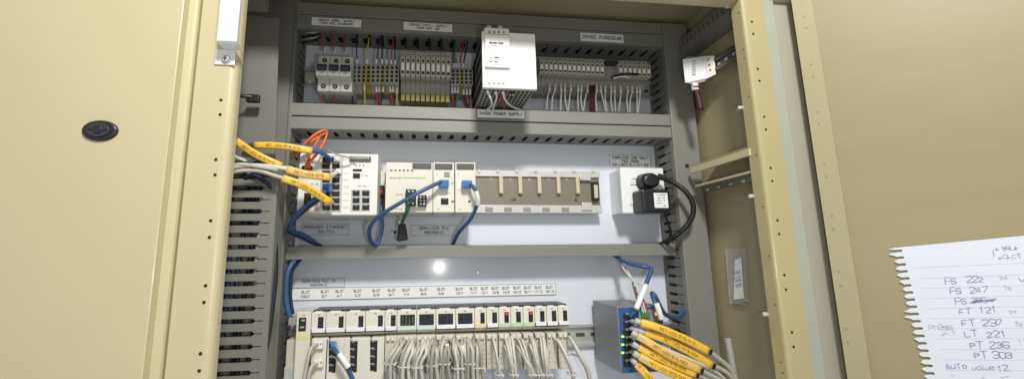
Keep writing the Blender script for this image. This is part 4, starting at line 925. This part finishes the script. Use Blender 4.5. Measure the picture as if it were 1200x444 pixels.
for i, (x0, x1, w0, w1, sc_, kind) in enumerate(mods):
    X0, X1 = xb_(x0)+.0001, xb_(x1)-.0001
    t = thing('io_module', mlab[i], 'module', ((X0+X1)/2, -.008, zl0), 'cream modules of the lower row')
    if kind == 'head':
        MB().box(X0, X1, YB-.001, -.009, zl0-.075, zt_+.0015, .001).build('housing', CREAM, t)
    else:
        MB().prism([(-.009, zl0), (YB+.012, zl0), (YB+.002, zl1+.001), (YB, zl1+.0022), (YB, zt_-.001), (YB+.001, zt_), (-.009, zt_)], 'x', X0, X1).build('housing', CREAM, t)
    wn = MB().box(xb_(w0), xb_(w1), YB-.0016 if kind == 'head' else YB-.0005, YB+.0006, zw0, zw1).build('led_window', WIN, t)
    yw = YB-.0017 if kind == 'head' else YB-.0006
    if kind == 'head':
        MB().box(xb_(w0+3), xb_(w1-1.5), yw-.0003, yw+.0002, zb(375.5), zb(373.5)).box(xb_(w0+2), xb_(w1-2), yw-.0003, yw+.0002, zb(383.5), zb(381.5)).build('status_light', LEDY, wn)
        MB().box(X0+.0005, X1-.0005, YB-.0014, YB-.0008, zb(397), zb(390.5)).build('label_strip', STRIPY, t)
    else:
        hh = zl1+.0016
        MB().box(X0+.0008, X1-.0008, YB-.0012, YB+.0002, hh, hh+px2m(4.4, YB), .0003).build('label_strip', SM[sc_], t)
        if sc_ == 'w': MB().box(X0+.0003, X1-.0003, YB-.0004, YB+.004, hh-.0016, hh-.0001).box(X0+.0001, X0+.0009, YB-.0008, YB+.003, hh-.0016, hh+.0042).build('strip_edge', BLACK, t)
        tb = MB().box(X0+(X1-X0)*.18, X1-(X1-X0)*.28, YB+.001, YB+.008, zt_-.0002, zt_+.0012, .0003).build('top_tab', STRIPW, t)
        if i > 0: MB().box(X0, X1, YB+.009, -.02, zt_, zt_+.0022).build('top_vent', BLACK, t)
    if kind == 'red':
        MB().box(xb_(w0+.6), xb_(w1-.4), yw-.0003, yw+.0002, zw1-.0042, zw1-.0010).build('status_light', LEDR, wn)
    elif kind == 'wide':
        s = MB()
        for c_ in range(4):
            for r_ in range(8):
                if random.random() < (.8 if i == 6 else .38): s.box(xb_(w0+2.2+c_*4), xb_(w0+3.4+c_*4), yw-.0003, yw+.0002, zw1-(zw1-zw0)*(r_+.75)/9, zw1-(zw1-zw0)*(r_+.5)/9)
        s.build('status_light', LEDY if i == 6 else LEDGD, wn)
    elif kind == '':
        s = MB()
        for r_ in range(5):
            if random.random() < .55: s.box(xb_(w0+2), xb_(w0+3.2), yw-.0003, yw+.0002, zw1-(zw1-zw0)*(r_+.9)/6, zw1-(zw1-zw0)*(r_+.6)/6)
        s.build('status_light', LEDGD, wn)
    b = MB(); strokes(b, 'STB', ((X0+X1)/2, YB-.001 if kind == 'head' else YB, (zt_+zw1)/2-.0003), XV, ZV, .0011, .0003); b.build('small_print', TXTG, t)
# lower left base of the head module
hb_ = thing('bus_base', 'pale base block beside the head module at lower left', 'module base', at(342, 440, -.03))
part('base_body', CREAMD, hb_, (336, 398, 347, 470, -.05, -.009), bv=.001); part('base_foot', GREYL, hb_, (333, 430, 345, 452, -.056, -.045), bv=.001); part('base_clip', GREYP, hb_, (338, 372, 348, 381, -.05, -.009), bv=.001)
# connector blocks under the modules
YK = -.075
def conn(x0, x1, y0, y1, label, m=CREAM, screws=0, group='field connectors'):
    t = thing('field_connector', label, 'connector', at((x0+x1)/2, y1, -.02), group)
    part('block', m, t, (x0, y0, x1, y1, YK, -.010), bv=.001); return t
pb = conn(365.3, 382, 396.5, 470, 'cream connector block with two grey serial plugs')
for yy in (404, 425.5):
    k = part('serial_plug', WHITE, pb, (367, yy-4.5, 378, yy+4.5, YK-.006, YK), bv=.001); MB().cyl(at(376, yy-1.5, YK-.0061), (0, -1, 0), .0012, .0006, 10).build('screw', TERMD, k)
for i, (x, lab) in enumerate(((389, 'cream port block holding the blue patch plug'), (414, 'cream port block in the middle with four black ports'), (437.5, 'cream port block rightmost with four black ports'))):
    t = conn(x-6.8 - (4 if i else 0), x+11.5, 396.5 - i*.6, 470, lab)
    s = MB()
    for r_ in range(4):
        yy = 404 + r_*9 - i*.6; rj(t, x, yy, 7.2, 7.4, YK-.0004)
    part('port_spine', DARK, t, (x+1, 400-i*.6, x+4, 436-i*.6, YK-.0007, YK+.0005)); MB().cyl(at(x-2, 394.7-i*.5, YK-.004), (0, -1, 0), .0016, .002, 10).build('screw', DARK, t)
xs = [451.5, 465.2, 488, 510.6, 533.8, 556, 570, 584.3, 598.8, 613, 627, 640.8, 654, 667.5]
cl = ['cream connector with pale cables under the module left of the wide windows', 'cream connector under the bright green window', 'cream connector under the second wide window', 'cream connector under the third wide window', 'cream connector under the fourth wide window', 'blank cream connector under the yellow strip',
      'cream connector with one lone cable under the white strip', 'cream connector under the left red light', 'cream connector under the middle green strip', 'cream connector under the right red light', 'cream connector just right of the green strips', 'cream connector with a column of clear screws', 'cream connector at the far right end of the row']
for i in range(13):
    y0 = 393.6 - (xs[i]-450)*.021
    t = conn(xs[i], xs[i+1]-.4, y0, 432 if i > 5 else 436, cl[i], CREAMD)
    hb = MB(); n = max(2, int((xs[i+1]-xs[i])/6))
    for c_ in range(n):
        for r_ in range(6):
            if random.random() < .75: hb.cyl(at(xs[i] + 3 + c_*(xs[i+1]-xs[i]-6)/max(1, n-1), y0 + 6 + r_*5.6, YK-.0003), (0, -1, 0), .0011, .0006, 8)
    hb.build('wire_entry', TERM, t)
    s = MB()
    for c_ in range(n): s.pbox(xs[i]+1.4 + c_*(xs[i+1]-xs[i]-3)/n, y0+1.5, xs[i]+1.4+(xs[i+1]-xs[i]-3)/n*.75 + c_*(xs[i+1]-xs[i]-3)/n, y0+5.5, YK-.004, YK-.0004, .0005)
    s.build('wire_lever', CREAM, t)
# bundles: each cable its own object
def tie(x, y, Y, wpx, label):
    a = px2m(wpx, Y)/2; p = at(x, y, Y); o = MB()
    n = 16; ring = [Vector((p.x + a*math.cos(2*math.pi*k/n), p.y + .0105*math.sin(2*math.pi*k/n), p.z + .0006*math.cos(2*math.pi*k/n))) for k in range(n+1)]
    q = o.tube(ring, .0011, 6, 2).build('cable_tie', PALEC); tag(q, label, 'cable tie', 'cable ties on the pale bundles')
    MB().box(p.x+a*.5, p.x+a*.5+.003, p.y-.0125, p.y-.009, p.z-.0014, p.z+.0014, .0004).build('tie_head', PALEC, q)
bund = [((467, 472, 474), 458, 5, 'under the module left of the wide windows'), ((478, 482, 485), 474, 6, 'under the bright green window'), ((490, 495, 499), 489, 6, 'under the left half of the second wide window'), ((502, 506, 509), 506.5, 6, 'under the right half of the second wide window'),
        ((516, 520, 523), 520.5, 6, 'under the third wide window'), ((528, 531, 535), 537, 6, 'under the left half of the fourth wide window'), ((540, 544, 548), 549.5, 6, 'under the right half of the fourth wide window'), ((551, 555, 559), 560, 6, 'under the yellow strip connector')]
rb = random.Random(5)
for bi, (tops, xe, n_, where) in enumerate(bund):
    for k in range(n_):
        xt0 = tops[k % 3] + rb.uniform(-1, 1); y0 = 397 + rb.uniform(-1, 5) - (xt0-450)*.02; off = (k - (n_-1)/2)*2.5
        Yk = -.092 - (k % 3)*.0055
        cable('cable', [(xt0, y0, YK), (xt0 + (xe-xt0)*.10, y0+3, Yk+.004), ((xt0+xe)/2 + off*.8 + rb.uniform(-1.2, 1.2), y0+14, Yk-.008), (xe + off*.72, 426, Yk-.006), (xe + off*1.0 + rb.uniform(-1, 1), 446, Yk), (xe + off + rb.uniform(-2, 2), 472, Yk+.012)],
              rb.choice((.0023, .0026, .0021)), rb.choice((PALEC, GREYC, GREYC, DULLC)), 'pale grey cable in the tied bundle ' + where, group='pale cables bundled ' + where)
    tie(xe, 426 + rb.uniform(-4, 4), -.099, 14.5, 'pale cable tie round the bundle ' + where)
for (x, y, lab) in ((508.5, 409, 'white wire marker on cables under the second wide window'), (524, 407.5, 'white wire marker on cables under the third wide window'), (542, 409.5, 'white wire marker on cables under the fourth wide window')):
    o = part('wire_marker', LABELW, None, (x-2, y-4.5, x+2.2, y+4.5, -.107, -.103), bv=.0006); tag(o, lab, 'marker', 'white wire markers on the bundles')
rbund = [((576, 577), 585, 2, (577, 399), 'under the lone cable connector'), ((590, 592, 596), 602, 4, None, 'under the left red light'), ((597, 599), 604, 2, None, 'beside the left red light bundle'), ((604, 606, 610), 623, 5, None, 'under the middle green strip'),
         ((620, 622, 624), 632, 4, None, 'under the right red light'), ((632, 635, 637), 642, 4, None, 'just right of the green strips'), ((649, 650), 671, 2, None, 'under the second last module'), ((663, 664, 665), 690, 3, None, 'at the far right end of the row')]
for bi, (tops, xe, n_, _, where) in enumerate(rbund):
    for k in range(n_):
        xt0 = tops[k % len(tops)] + rb.uniform(-.7, .7); y0 = 393 + (k//len(tops))*9 + rb.uniform(0, 4); off = (k - (n_-1)/2)*2.3; Yk = -.088 - (k % 2)*.005
        cable('cable', [(xt0, y0, YK), (xt0 + (xe-xt0)*.18, y0+3, Yk), (xt0 + (xe-xt0)*.62 + off*.6, 417 + (k//3)*6, Yk-.012), (xe + off*.7, 438, Yk-.006), (xe + off*.8 + (xe-xt0)*.12, 470, Yk+.01)],
              rb.choice((.0015, .0019, .0017)), rb.choice((PALEC, WIREW, PALEC)), 'thin white cable in the bunch ' + where, group='thin white cables ' + where)
    if bi not in (2, 7): tie(xe - 1, 437, -.094, 8, 'pale cable tie low on the bunch ' + where)
cable('cable', [(662, 414, YK), (672, 415, -.085), (682, 420, -.085), (688, 430, -.08), (691, 460, -.07)], .0016, WIREW, 'loose white cable looping out at the right end of the cream row', group='loose white cables')
for i, (pts, lab) in enumerate((([(372, 403, YK-.006), (366, 406, YK-.014), (362, 415, YK-.018), (357, 440, YK-.016), (354, 465, YK-.014)], 'upper grey serial cable falling from the head module plug'), ([(372, 426, YK-.006), (366, 428, YK-.013), (362, 440, YK-.015), (359, 465, YK-.013)], 'lower grey serial cable falling from the head module plug'))):
    cable('cable', pts, .0024, GREYC, lab, group='grey serial cables')
c = cable('patch_cable', [(389, 404, YK-.002), (392, 409, YK-.016), (400, 420, YK-.022), (408, 432, YK-.022), (415, 450, YK-.018), (420, 470, YK-.012)], .0031, BLUEC, 'blue patch cable with white tag plugged below the cream row')
MB().hexa([at(386, 400, YK-.012), at(394, 400, YK-.012), at(397, 412, YK-.018), at(390, 413, YK-.018)], [at(386, 400, YK-.001), at(394, 400, YK-.001), at(397, 412, YK-.004), at(390, 413, YK-.004)], bv=.0015).build('plug', BLUEP, c)
MB().tube([at(397.5, 414, YK-.023), at(403, 422, YK-.026), at(408.5, 430, YK-.026)], .0040, 8).build('cable_tag', LABELW, c)
cable('cable', [(388, 416, YK-.004), (396, 421, YK-.014), (405, 432, YK-.016), (412, 446, YK-.012)], .0013, WIREW, 'thin white wire lying behind the tagged blue cable')
cable('patch_cable', [(352, 300, -.020), (345, 305, -.038), (337, 320, -.048), (335, 345, -.046), (338, 366, -.046), (343, 376, -.045)], .0036, BLUEC, 'blue cable running down the left of the lower plate', group='blue cables down the left side')
cable('patch_cable', [(357, 300, -.018), (349, 307, -.028), (341, 322, -.034), (340, 345, -.03), (343, 368, -.03)], .0028, BLUED, 'dark blue cable behind the blue one down the left', group='blue cables down the left side')

# ---- blue network switch on the right
YN = -.100
nx0, nx1 = at(725.5, 395, YN).x, at(776, 395, YN).x; nz1, nz0 = at(725.5, 358.5, YN).z, at(725.5, 437.5, YN).z
ns = thing('network_switch', 'grey metal network switch with a blue front and green lights', 'network switch', ((nx0+nx1)/2, -.01, nz0))
MB().box(nx0, nx1, YN, -.010, nz0, nz1, .0012).build('case', mat('grey_case', (.26, .27, .285), .42, .3, var=.06, scale=60), ns)
MB().box(nx0+.0012, nx1-.001, YN-.0014, YN+.001, nz0+.0012, nz1-.002, .0006).build('front_panel', BLUEB, ns)
for r_ in range(7): rj(ns, 735, 371 + r_*9.1, 9.5, 7.4, YN-.0016)
MB().pbox(748, 363, 775, 386, YN-.003, YN-.001, .0008).build('connector_well', TERMD, ns)
s = MB()
for yy, in ((394,), (403.5,), (413,)): s.pbox(728.2, yy-1.1, 731.5, yy+1.1, YN-.0022, YN-.0014)
s.build('status_led', LEDG, ns); MB().pbox(768, 366, 770, 369, YN-.004, YN-.0028).build('power_led', mat('amber_led', (.9, .5, .1), .4, emit=(1, .4, .1, 1.5)), ns)
MB().pbox(752, 366, 762, 372, YN-.006, YN-.0028, .0006).build('green_plug', GRN, ns)
lettering(ns, [('10/100', 750, 384, YN-.0014, .003), ('P1', 744.5, 372, YN-.0014, .002), ('P2', 744.5, 381, YN-.0014, .002)], LABELW)
# yellow sleeved cables out of it
yl = [((738, 376, YN-.002), [(751, 377.5, -.125), (772, 384, -.133), (805, 398, -.138), (830, 411, -.138)], [(840, 418, -.135), (856, 432, -.13), (866, 452, -.125)], 'NET-U02/SYS/N10', YELL, 'topmost'),
      ((738, 385, YN-.002), [(755, 389.5, -.122), (780, 398, -.129), (808, 412, -.133), (834, 427.5, -.133)], [(843, 431, -.13), (856, 440, -.127), (866, 456, -.122)], 'NET-U02/SYS/N04', YELL, 'second from top'),
      ((738, 394, YN-.002), [(747, 393, -.13), (765, 404, -.138), (790, 419, -.142), (820, 433, -.142)], [(830, 438, -.138), (845, 446, -.132), (860, 462, -.124)], 'NET-U02/SYS/N02', YELLD, 'third from top'),
      ((738, 403, YN-.002), [(748, 406, -.127), (766, 416, -.134), (790, 427, -.138), (815, 438, -.14)], [(826, 442, -.136), (842, 452, -.13), (856, 468, -.12)], 'NET-U02/SYS/N05', YELL, 'fourth from top'),
      ((738, 412, YN-.002), [(749, 417, -.133), (768, 428, -.14), (790, 438, -.144), (812, 448, -.144)], [(822, 453, -.138), (845, 466, -.13)], 'NET-U02/SYS/N06', YELL, 'fifth from top'),
      ((738, 421, YN-.002), [(746, 426, -.128), (756, 437, -.134), (768, 449, -.136), (782, 460, -.136)], [(800, 474, -.13)], 'NET-U02/SYS/N07', YELL, 'lowest')]
for p0, sl_, rest, tx, m, pos in yl:
    c = cable('labelled_cable', [p0, (p0[0]+5, p0[1]+.4, -.116)] + sl_ + rest, .0031, GREYC, 'cable with a yellow sleeve, %s on the blue fronted switch' % pos, group='yellow sleeved cables at the blue fronted switch')
    sleeve(c, sl_, 9.4, m, tx)
    q = [p0, (p0[0]+5, p0[1]+.4, -.114)]
    MB().tube([at(*p) for p in q], .0042, 4).build('plug', BLACK, c)
    a0, a1 = at(*sl_[0]), at(*sl_[1]); d = (a1-a0).normalized()
    MB().tube([a0 - d*.008, a0 - d*.001], .0042, 10).build('boot', GREYL, c)
    b0_, b1_ = at(*sl_[-2]), at(*sl_[-1]); d = (b1_-b0_).normalized()
    MB().tube([b1_ - d*.001, b1_ + d*.0035], .0044, 10).build('black_tie', BLACKR, c)
cable('cable', [(742, 396, -.118), (756, 398, -.134), (785, 411, -.138), (815, 424, -.136), (840, 436, -.128), (862, 458, -.12)], .0026, PALEC, 'bare pale cable among the yellow sleeves at the blue fronted switch')
for pts, lab, tagp in (([(720, 299, -.02), (733, 307, -.055), (752, 312, -.08), (763, 314.5, -.084), (760, 325, -.092), (752, 345, -.105), (746, 362, -.108), (738, 371, YN-.004)], 'blue cable with white tag bending down to the top port', [(757, 334, -.102), (751, 348, -.110), (745.5, 362, -.113)]),
                       ([(806, 355, -.04), (800, 366, -.05), (790, 372, -.062), (778, 366, -.09), (768, 347, -.105), (764, 344, -.1), (768, 356, -.112), (774, 372, -.112), (774, 378, -.108)], 'blue cable with white tag hooking over from the right duct', [(769, 355, -.116), (772, 364, -.117), (775, 374, -.116)])):
    c = cable('patch_cable', pts, .0033, BLUEC, lab, group='tagged blue cables above the blue fronted switch'); MB().tube([at(*p) for p in tagp], .0041, 8).build('cable_tag', LABELW, c)
for i, (pts, m, lab) in enumerate((([(723, 300, -.02), (733, 318, -.06), (742, 328, -.075), (747, 338, -.085), (750, 352, -.098), (754, 366, -.104)], WIREW, 'thin white wire left of the tagged blue cable'), ([(726, 300, -.02), (737, 320, -.06), (744, 330, -.072), (752, 333, -.08), (752, 348, -.095), (757, 367, -.104)], WIREW, 'thin white wire nearest the tagged blue cable'),
                                   ([(744, 336, -.08), (747, 345, -.088), (755, 352, -.098), (759, 367, -.104)], RED, 'short red wire above the blue fronted switch'), ([(741, 330, -.076), (744, 342, -.085), (748, 356, -.1), (752, 367, -.104)], GREENW, 'short green wire above the blue fronted switch'))):
    cable('wire', pts, .0013, m, lab, 'wire', 'thin wires above the blue fronted switch', 6)

# ---- parts that are several loose pieces: one object per piece
def split_pieces(o):
    bm = bmesh.new(); bm.from_mesh(o.data); bm.verts.ensure_lookup_table(); seen = set(); isl = []
    for v in bm.verts:
        if v.index in seen: continue
        st = [v]; seen.add(v.index); q = []
        while st:
            a = st.pop(); q.append(a.index)
            for e in a.link_edges:
                b = e.other_vert(a)
                if b.index not in seen: seen.add(b.index); st.append(b)
        isl.append(set(q))
    bm.free()
    if not 1 < len(isl) <= 100: return
    src = o.data
    for k, keep in enumerate(isl):
        b = bmesh.new(); b.from_mesh(src); b.verts.ensure_lookup_table()
        bmesh.ops.delete(b, geom=[v for v in b.verts if v.index not in keep], context='VERTS')
        me = bpy.data.meshes.new(o.name.split('.')[0]); b.to_mesh(me); b.free(); me.materials.append(src.materials[0])
        if k == 0: o.data = me
        else:
            c = o.copy(); c.data = me; C.objects.link(c)
for o in list(C.objects):
    if o.type == 'MESH' and o.name.split('.')[0] in ('screw_hole', 'rivet_hole', 'rail_screw', 'rail_window', 'earth_clip', 'indicator', 'plug_screw', 'pin', 'screw_well', 'status_light', 'status_led') or (o.name.startswith('terminal_screw') and o.parent.name.startswith('power')):
        if o.name.startswith('status_light') and len(o.data.polygons) > 40: continue
        split_pieces(o)

# ================================================================== LIGHT
W = bpy.data.worlds.new('World'); S.world = W; W.use_nodes = True
bgn = W.node_tree.nodes['Background']; bgn.inputs[0].default_value = (.97, .985, 1.0, 1); bgn.inputs[1].default_value = .45
def lamp(name, kind, loc, target, power, col, **kw):
    l = bpy.data.lights.new(name, kind); l.energy = power; l.color = col
    for k, v in kw.items(): setattr(l, k, v)
    o = bpy.data.objects.new(name, l); C.objects.link(o); o.location = loc
    o.rotation_euler = (Vector(target) - Vector(loc)).to_track_quat('-Z', 'Y').to_euler(); return o
lamp('ceiling_lamp', 'AREA', (.12, -1.0, .86), (0, 0, .0), 14.5, (1, .985, .945), shape='DISK', size=.18)
lamp('camera_flash', 'POINT', (.07, -.72, -.03), (0, 0, 0), 2.1, (1, .98, .95), shadow_soft_size=.011)

S.view_settings.view_transform = 'Standard'; S.view_settings.look = 'None'; S.view_settings.exposure = 0; S.view_settings.gamma = 1
S.render.engine = 'CYCLES'; S.cycles.use_denoising = True; S.cycles.max_bounces = 6
